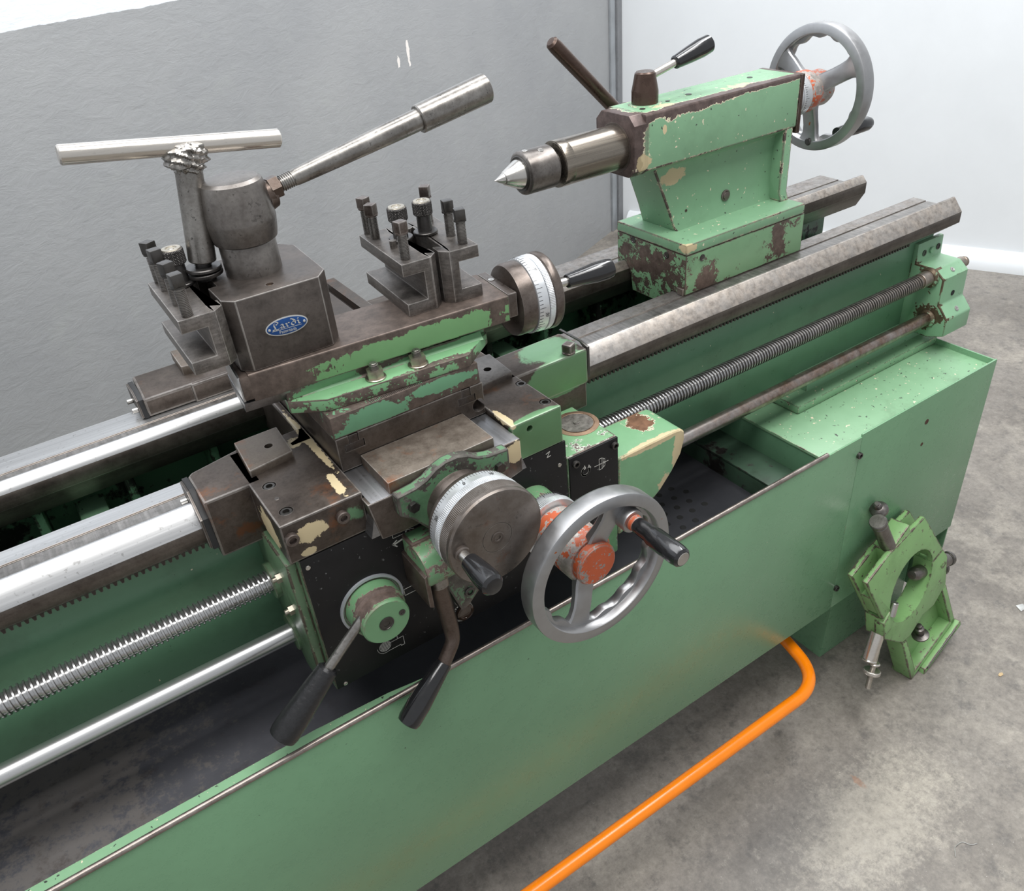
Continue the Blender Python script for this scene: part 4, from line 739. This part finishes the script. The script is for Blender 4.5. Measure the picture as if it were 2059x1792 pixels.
part('stop_disc', rev([(.010, 0), (.010, .0052), (.0185, .0052), (.0190, .006), (.0190, .0088), (.0182, .0095), (.012, .0095), (.012, .0112), (0, .0112)], (.1745, .9146, .2501), (0, 0, 1), 44), Mt['black_ox'], th)
# ------------------------------------------------------------------ tool holders
HP = [(0, 0), (.038, 0), (.038, .065), (0, .065), (0, .0498), (.0268, .0498), (.0268, .0155), (0, .0155)]
DT = [(.0362, .0), (.0378, .0), (.0478, .0100), (.0478, .0270), (.0430, .0270), (.0350, .0200), (.0350, .1150), (.0430, .1080), (.0478, .1080), (.0478, .1220), (.0378, .1320), (.0362, .1320), (.0340, .118), (.0340, .012)]
def holder(label, T, screws, nutv, zs=1., hole=None, nu=.0345):
    o = T @ V((.02, .066, 0)); t = thing('tool_holder', label, 'tool holder', o, 'quick-change tool holders')
    b = joinb(prism(HP, 'y', 0, .132, .0009), prism(DT, 'z', 0, .065, .0007))
    if hole: b = cut(b, cyl(.0042, .03, (.0155, hole, .045), b=0, seg=20))
    part('holder_body', xf(b, T @ M.Diagonal((1, 1, zs, 1))), Mt['holder'], t)
    ztop = .065*zs
    for v, h, yawd, rt in screws:
        s = part('clamp_screw', xf(joinb(bx(-.0062, .0062, -.0062, .0062, h-.0135, h, .0011), ngon(12, .0078, .0016, (0, 0, h-.0148))), T @ M.Translation((.0125, v, ztop)) @ M.Rotation(R_(yawd), 4, 'Z')), Mt['scr'] if rt else Mt['sock'], t)
        part('screw_thread', xf(thread((0, 0, -.014), (0, 0, 1), h-.001, .0060, .0009, .0017, 14, 4), T @ M.Translation((.0125, v, ztop))), Mt['lever'], s, smooth=25, mat2=Mt['rack'])
    if nutv is not None:
        n = part('height_nut', xf(joinb(rev([(.0148, 0), (.0152, .0008), (.0152, .0026), (.0145, .0034), (.0092, .0034), (.0088, .024), (0, .024)], (0, 0, 0), (0, 0, 1), 40)), T @ M.Translation((nu, nutv, ztop+.0012))), Mt['black_ox'], t)
        part('knurled_head', xf(joinb(knurl(.0118, .0165, (0, 0, .0235), (0, 0, 1), 40, 8)), T @ M.Translation((nu, nutv, ztop+.0012))), Mt['black_ox'], n, smooth=0)
        part('nut_bore', xf(rev([(.0106, 0), (.0100, .0010), (.0062, .0012), (.0056, .0002), (.0035, .0002), (.003, .0008), (0, .0008)], (0, 0, .0399), (0, 0, 1), 28), T @ M.Translation((nu, nutv, ztop+.0012))), Mt['nut'], n)
    return t
holder('tool holder clamped on the left side of the tool post, four square-head screws', M.Translation((.1166, .8225, .1875)) @ M.Rotation(R_(-.8), 4, 'Z'), [(.009, .045, 8, 0), (.046, .046, 20, 0), (.096, .046, 10, 0), (.127, .046, 30, 0)], .097, .955, nu=.030)
holder('tool holder lying on the top slide, front left one with three rusty screws', M.Translation((.3706, .8321, .1672)) @ M.Rotation(R_(-3.5), 4, 'Z'), [(.016, .045, 15, 1), (.107, .043, 40, 1), (.130, .046, 25, 1)], .077, 1., .057)
holder('tool holder beside the top slide dial, its slot facing the dial', M.Translation((.4696, .8240, .1672)) @ M.Rotation(R_(-5.5), 4, 'Z') @ M.Diagonal((-1, 1, 1, 1)), [(.016, .042, 12, 0), (.050, .044, 5, 0), (.118, .046, 35, 1)], .077)
# ------------------------------------------------------------------ tailstock
ts = thing('tailstock', 'green tailstock with chipped paint, steel quill and spoked handwheel', 'tailstock', (1.04, 1.0, 0))
tb_ = prism([(.9145, .0006), (.9145, .0685), (1.085, .0685), (1.085, .0006), (1.05, .0006), (1.045, -.03), (.95, -.03), (.947, .0006)], 'x', .9005, 1.1805, .0012)
_c = prism([(1.10, -.01), (1.0855, .0004), (1.070, .0212), (1.064, .0212), (1.0525, .0085), (1.0525, -.01)], 'x', .8, 1.3, 0)
tb_ = part('base_block', cut(tb_, _c), Mt['tsbase'], ts)
part('upper_foot', bx(.8998, 1.1788, .9140, 1.0855, .0692, .0862, .0022), Mt['ts'], ts)
for p, d in (((.9363, .9145, .0566), (0, -1, 0)), ((.9005, 1.0431, .063), (-1, 0, 0)), ((.9005, .960, .0585), (-1, 0, 0))): part('grub_screw', rev([(.0058, 0), (.0058, .0006), (.0042, .0008), (.0036, .0001), (0, .0001)], p, d, 18), Mt['sock'], tb_)
part('way_shoe', bx(.897, .9004, .916, .93, .0006, .012, .001), Mt['cover'], tb_)
Y0, Y1, ZT, ZB = .9535, 1.0430, .290, .2000
octp = [(Y0+.013, ZT), (Y1-.013, ZT), (Y1, ZT-.013), (Y1, ZB+.012), (Y1-.012, ZB), (Y0+.014, ZB), (Y0, ZB+.010), (Y0, ZT-.013)]
recp = [(Y0, ZT), (Y1, ZT), (Y1, ZB), (Y0+.010, ZB), (Y0, ZB+.006)]
part('barrel_housing', joinb(prism(octp, 'x', .8255, .852, .0015), prism([(Y0+.002, ZT-.0004), (Y1-.002, ZT-.0004), (Y1-.0002, ZT-.004), (Y1-.0002, ZB+.01), (Y0+.012, ZB+.0004), (Y0+.0002, ZB+.008), (Y0+.0002, ZT-.004)], 'x', .848, 1.1815, .0022)), Mt['ts'], ts)
bm = bmesh.new(); secs = []
for z, xa, xb, ya, yb in ((.080, .938, 1.1755, .9700, 1.062), (.092, .930, 1.172, .9760, 1.056), (.12, .920, 1.170, .9770, 1.055), (.17, .898, 1.170, .9770, 1.052), (.194, .885, 1.170, .9740, 1.050), (.206, .878, 1.172, .9640, 1.045)):
    secs.append([bm.verts.new(p) for p in ((xa, ya, z), (xb, ya, z), (xb, yb, z), (xa, yb, z))])
for A, B in zip(secs, secs[1:]):
    for k in range(4): bm.faces.new((A[k], A[(k+1) % 4], B[(k+1) % 4], B[k]))
bm.faces.new(secs[0][::-1]); bm.faces.new(secs[-1]); bmesh.ops.recalc_face_normals(bm, faces=bm.faces); bev(bm, .003, 2, 40)
part('web', bm, Mt['ts'], ts)
part('web_end_rib', prism([(Y0+.0006, .21), (Y0+.0006, .10), (Y0-.006, .085), (1.05, .085), (1.05, .21)], 'x', 1.156, 1.1765, .004), Mt['ts'], ts)
part('sleeve_bore_lip', rev([(.036, 0), (.0365, .0016), (.034, .0018), (0, .0018)], (.8262, .998, .2405), (-1, 0, 0), 48), Mt['brownring'], ts)
part('quill', joinb(rev([(.0315, 0), (.0330, .0015), (.0330, .119), (0, .119)], (.7105, .998, .2405), (1, 0, 0), 64), rev([(.0332, 0), (.0334, .0006), (.0334, .016), (.0331, .0166), (.0325, .0166)], (.7108, .998, .2405), (1, 0, 0), 64)), Mt['quill'], ts)
part('end_cap', bx(1.1820, 1.1905, Y0-.0005, Y1+.001, ZB-.004, ZT-.0005, .0012), Mt['rodbrown'], ts)
for x, y, r in ((.868, .985, .0045), (.925, .992, .0036), (.975, .999, .005), (1.118, 1.006, .0046)): part('oil_cap', rev([(r, 0), (r, .0006), (r*.4, .0009), (0, .0006)], (x, y, ZT-.0002), (0, 0, 1), 18), Mt['sock'], ts)
part('clamp_bolt', rev([(.0095, 0), (.0098, .002), (.008, .003), (.0065, .0024), (.006, .004), (.004, .0045), (0, .0045)], (1.047, .9772, .1185), (0, -1, 0), 28), Mt['brownring'], ts)
part('small_hole', cyl(.0026, .0006, (.957, .9768, .115), (0, -1, 0), .0002, 14), Mt['rodbrown'], ts)
lk = part('quill_lock', rev([(.0190, 0), (.0205, .002), (.0205, .020), (.0200, .0225), (.0155, .0455), (.0135, .0475), (0, .0478)], (.893, 1.008, .2885), (0, 0, 1), 40), Mt['rodbrown'], ts)
part('lock_skirt', rev([(.026, 0), (.0255, .001), (.022, .0022), (0, .0022)], (.893, 1.008, .2890), (0, 0, 1), 40), Mt['ts'], lk)
lv = V((.115, .0, .026)).normalized()
part('lock_stem', cyl(.0058, .05, V((.903, 1.006, .328)), lv), Mt['bar'], lk)
part('lock_grip', rev([(.0078, 0), (.0098, .002), (.0125, .03), (.0142, .055), (.0135, .072), (.0115, .0745), (0, .0745)], V((.903, 1.006, .328)) + lv*.048, lv, 28), Mt['bake'], lk)
part('clamp_bar', rev([(.0085, 0), (.0105, .002), (.0108, .17), (.0098, .1785), (.0065, .1815), (0, .1820)], (.8985, 1.072, .2640), V((-.1310, .0, .1270)), 28), Mt['rodbrown'], ts)
part('clamp_bar_boss', joinb(rev([(.020, 0), (.020, .026), (.018, .028), (0, .028)], (.905, 1.045, .262), (0, 1, 0), 32)), Mt['rodbrown'], ts)
tw = part('handwheel', joinb(rev([(.031, 0), (.0315, .002), (.0315, .022), (0, .022)], (1.190, .998, .2445), (1, 0, 0), 56), rev([(.0335, 0), (.0345, .001), (.0345, .0175), (.0335, .0185), (0, .0185)], (1.211, .998, .2445), (1, 0, 0), 56)), Mt['dial'], ts, label='satin collar behind a spoked handwheel')
wheel(tw, (1.2825, .998, .2465), (1, 0, 0), .104, (30, 150, 270), None, [(.0335, -.054), (.0345, -.048), (.0345, -.032), (.031, -.026), (.0295, -.010), (.0300, .004), (.027, .012), (.022, .014), (0, .015)], 1)
part('handle_grip', rev([(.0092, -.012), (.0100, .008), (.0105, .022), (.0128, .030), (.0128, .068), (.0100, .0765), (0, .0765)], (1.292, .945, .1785), (1, 0, 0), 26), Mt['bake'], tw)
part('spoke_screw', rev([(.0065, 0), (.0068, .003), (.005, .0045), (0, .0045)], (1.272, .995, .158), (-1, 0, 0), 20), Mt['black_ox'], tw)
part('graduation_marks', ticks((1.211, .998, .2445), (1, 0, 0), .0346, .001, 60, .004, .008, 5, .0005), Mt['ink'], tw, kind='stuff', smooth=0)
# live centre held in the quill
lc = thing('live_centre', 'pitted live centre with a stepped bright point held in the tailstock quill', 'lathe centre', (.66, .998, .2405))
part('centre_body', rev([(.0255, 0), (.0275, .0008), (.0300, .0025), (.0305, .0035), (.0305, .050), (.0295, .0515), (.0235, .0515), (.0235, .0565), (0, .0565)], (.6500, .998, .2405), (1, 0, 0), 64), Mt['head'], lc)
part('seal_ring', rev([(.0215, -.0012), (.0238, -.0016), (.0250, -.0006), (.0252, .002), (0, .002)], (.6500, .998, .2405), (1, 0, 0), 56), Mt['sock'], lc)
part('cone', rev([(0, 0), (.0004, .0002), (.0078, .0145), (.0088, .0150), (.0095, .0160), (.0205, .0390), (.0208, .0440), (0, .0440)], (.6065, .998, .2405), (1, 0, 0), 56), Mt['steelend'], lc)
for a, h in ((70, .031), (88, .010)):
    u = V((0, -math.cos(R_(a)), math.sin(R_(a)))); part('slot_screw', cut(cyl(.0042, .0014, V((.65+h, .998, .2405)) + u*.0298, u, .0003, 20), bx(.65+h-.01, .65+h+.01, .998+u.y*.0313-.0005, .998+u.y*.0313+.0005, .2405+u.z*.0311-.0001, .2405+u.z*.0311+.01, 0)), Mt['steelend'], lc)
part('arbor', cyl(.0175, .03, (.7055, .998, .2405), (1, 0, 0)), Mt['sock'], lc)
# ------------------------------------------------------------------ steady rest leaning on the stand
sr = thing('steady_rest', 'pale green steady rest leaning on the stand at floor level', 'steady rest', (1.32, .62, -.95))
kx_, lean, W_ = .09, .13, .042
def sp(u, v, w):           # u along the plate, v up from the floor, w back from the front face
    return V((u - kx_*w*.9, .5885 + lean*v + kx_*(u-1.3166) + w, -.949 + v - lean*w*.7))
def splate(pts, w0, w1, hole=None, b=.003):
    bm = bmesh.new(); n = len(pts)
    A = [bm.verts.new(sp(p[0], p[1], w0)) for p in pts]; B = [bm.verts.new(sp(p[0], p[1], w1)) for p in pts]
    bm.faces.new(A); bm.faces.new(B[::-1])
    for i in range(n): bm.faces.new((A[i], B[i], B[(i+1) % n], A[(i+1) % n]))
    bmesh.ops.recalc_face_normals(bm, faces=bm.faces); bev(bm, b, 2, 35)
    if hole:
        c, r = hole; h = bmesh.new(); k = 56
        A = [h.verts.new(sp(c[0]+r*math.cos(2*math.pi*i/k), c[1]+r*math.sin(2*math.pi*i/k), w0-.02)) for i in range(k)]; B = [h.verts.new(sp(c[0]+r*math.cos(2*math.pi*i/k), c[1]+r*math.sin(2*math.pi*i/k), w1+.02)) for i in range(k)]
        h.faces.new(A); h.faces.new(B[::-1])
        for i in range(k): h.faces.new((A[i], B[i], B[(i+1) % k], A[(i+1) % k]))
        bmesh.ops.recalc_face_normals(h, faces=h.faces); bm = cut(bm, h)
    return bm
HC, HR = (1.282, .283), .080
HH = (HC, HR)
upper = [(1.310, .4365), (1.4005, .3085), (1.285, .281), (1.1795, .2625), (1.1112, .393), (1.1875, .4186)]
lower = [(1.402, .3065), (1.4253, .2756), (1.4321, .197), (1.388, .166), (1.342, .168), (1.296, .142), (1.2644, .1428), (1.1897, .2031), (1.1800, .2605), (1.285, .279)]
part('upper_frame', splate(upper, 0, .0115, HH), Mt['steady'], sr)
part('upper_frame', splate(upper, W_-.0115, W_, HH), Mt['steady'], sr)
web = [(HC[0]+(HR+.012)*math.cos(R_(a)), HC[1]+(HR+.012)*math.sin(R_(a))) for a in range(20, 190, 8)]
part('ring_web', splate(web + [(HC[0], HC[1])], .010, W_-.010, HH, .001), Mt['steady'], sr)
part('jaw_boss', splate([(1.1900, .4190), (1.2560, .4470), (1.276, .350), (1.215, .335)], .0015, W_-.0015, HH, .003), Mt['steady'], sr)
part('hinge_rib', splate([(1.146, .330), (1.200, .345), (1.214, .280), (1.175, .272)], .006, W_-.004, HH, .003), Mt['steady'], sr)
part('lower_frame', splate(lower, .0005, W_-.0005, HH), Mt['steady'], sr)
part('foot_leg', splate([(1.2644, .143), (1.2830, .138), (1.3330, .020), (1.3180, .0)], 0, W_, None, .003), Mt['steady'], sr)
part('foot_leg', splate([(1.416, .190), (1.4321, .197), (1.4960, .0545), (1.479, .050)], 0, W_, None, .003), Mt['steady'], sr)
part('foot_plate', splate([(1.3180, .0), (1.325, .0175), (1.489, .070), (1.4960, .0545)], 0, W_+.006, None, .002), Mt['steady'], sr)
part('foot_web', splate([(1.318, .014), (1.486, .062), (1.430, .196), (1.266, .142)], W_*.62, W_*.80, None, .002), Mt['steady'], sr)
part('foot_ledge', splate([(1.352, -.004), (1.356, .0105), (1.502, .0545), (1.507, .040)], -.010, .004, None, .002), Mt['steady'], sr)
part('foot_slot_strip', splate([(1.362, .0085), (1.3645, .0125), (1.478, .0470), (1.480, .0430)], -.0115, -.0085, None, .0004), Mt['black_ox'], sr)  # raised black strip painted as the shade of a slot
part('hinge_pin', cyl(.0075, .030, sp(1.204, .258, -.003), sp(1.219, .300, -.003)-sp(1.204, .258, -.003), .001, 20), Mt['steelend'], sr)
part('hinge_lug', splate([(1.182, .215), (1.210, .222), (1.222, .252), (1.200, .272), (1.178, .252)], -.004, .02, None, .006), Mt['steady'], sr)
part('round_plug', rev([(.0085, 0), (.0085, .0012), (.007, .0014), (.0065, .0008), (0, .0008)], sp(1.4095, .262, .0006), sp(1.4, .3, -.02)-sp(1.4, .3, 0), 24), Mt['steady'], sr)
def jaw(a, s1, boss, lat, tip, kn, nm, s0, w0=.015):
    d = V((math.cos(R_(a)), math.sin(R_(a)))); e = V((d.y, -d.x))
    def q(s, l=-.004, w=w0): return sp(HC[0]+d.x*s+e.x*l, HC[1]+d.y*s+e.y*l, w)
    ax = (q(.2)-q(.1)).normalized()
    j = part(nm, joinb(cyl(.0145, s1-s0-.002, q(s0), ax, .001, 28), rev([(.0145, 0), (.0145, .006), (.009, .015), (0, .017)], q(s0+.002), -ax, 28)), Mt['head'], sr)
    part('jaw_cap', rev([(.0140, 0), (.0140, .002), (.0162, .0025), (.0165, .010), (.015, .0115), (0, .0118)], q(s1), ax, 28), Mt['screwhead'], j)
    p2 = q(boss, lat, .034)
    part('adjuster', joinb(cyl(.0055, tip-boss, p2, ax, .002, 18), rev([(.010, 0), (.0105, .001), (.0105, .008), (.0165, .010), (.0170, .012), (.0170, .018), (.014, .022), (.0085, .025), (.0080, .030), (.006, .033), (0, .034)], p2+ax*(kn-boss), ax, 32)), Mt['screwhead'], j)
jaw(118, .236, .142, .027, .252, .214, 'top_jaw', .098); jaw(-17, .196, .13, .026, .226, .196, 'right_jaw', .054, .022)
A_, B_ = sp(1.193, .212, .016), sp(1.1640, .158, .016); ax = (B_-A_).normalized()
jj = part('lower_jaw', joinb(cyl(.0140, (B_-A_).length, A_, ax, .001, 28), cyl(.0160, .005, B_-ax*.002, ax, .002, 28)), Mt['bar'], sr)
A_, B_ = sp(1.180, .180, .008), sp(1.1515, .094, .008); ax = (B_-A_).normalized()
part('adjuster', joinb(thread(A_, ax, (B_-A_).length, .0058, .0008, .0018, 16, 4), knurl(.0170, .009, A_+ax*.048, ax, 36, 4), cyl(.0125, .006, A_+ax*.030, ax, .002)), Mt['bar'], jj)
A_, B_ = sp(1.356, .098, .008), sp(1.347, .128, .008)
part('clamp_stud', rev([(.0175, 0), (.0180, .001), (.0180, .0045), (.012, .0065), (.0085, .007), (.0085, .018), (.0095, .018), (.0095, .027), (.006, .029), (.006, .037), (0, .038)], A_, B_-A_, 28), Mt['screwhead'], sr)
# ------------------------------------------------------------------ small litter on the floor
for nm, lab, pts, m_, x, y in (('wood_chip', 'small tan chip lying on the concrete right of the steady rest', [(-.006, -.003), (.004, -.004), (.007, .001), (.001, .004), (-.007, .002)], 'capring2', 1.4817, .4818), ('paper_scrap', 'small white scrap on the concrete at the right edge', [(-.012, -.008), (.012, -.010), (.014, .004), (-.004, .010)], 'badgeedge', 1.706, .565)):
    part(nm, xf(prism(pts, 'z', 0, .0016, .0004), M.Translation((x, y, -.9498))), Mt[m_], label=lab, cat='litter', loc=(x, y, -.95))
part('metal_swarf', tube([(1.03, .30, -.9485), (1.045, .312, -.9475), (1.066, .310, -.9485), (1.072, .296, -.9488), (1.084, .292, -.9488)], .0006, 6, .006, 5), Mt['badgeedge'], label='thin pale curl of swarf on the floor in front of the orange bar', cat='swarf', loc=(1.06, .30, -.95))
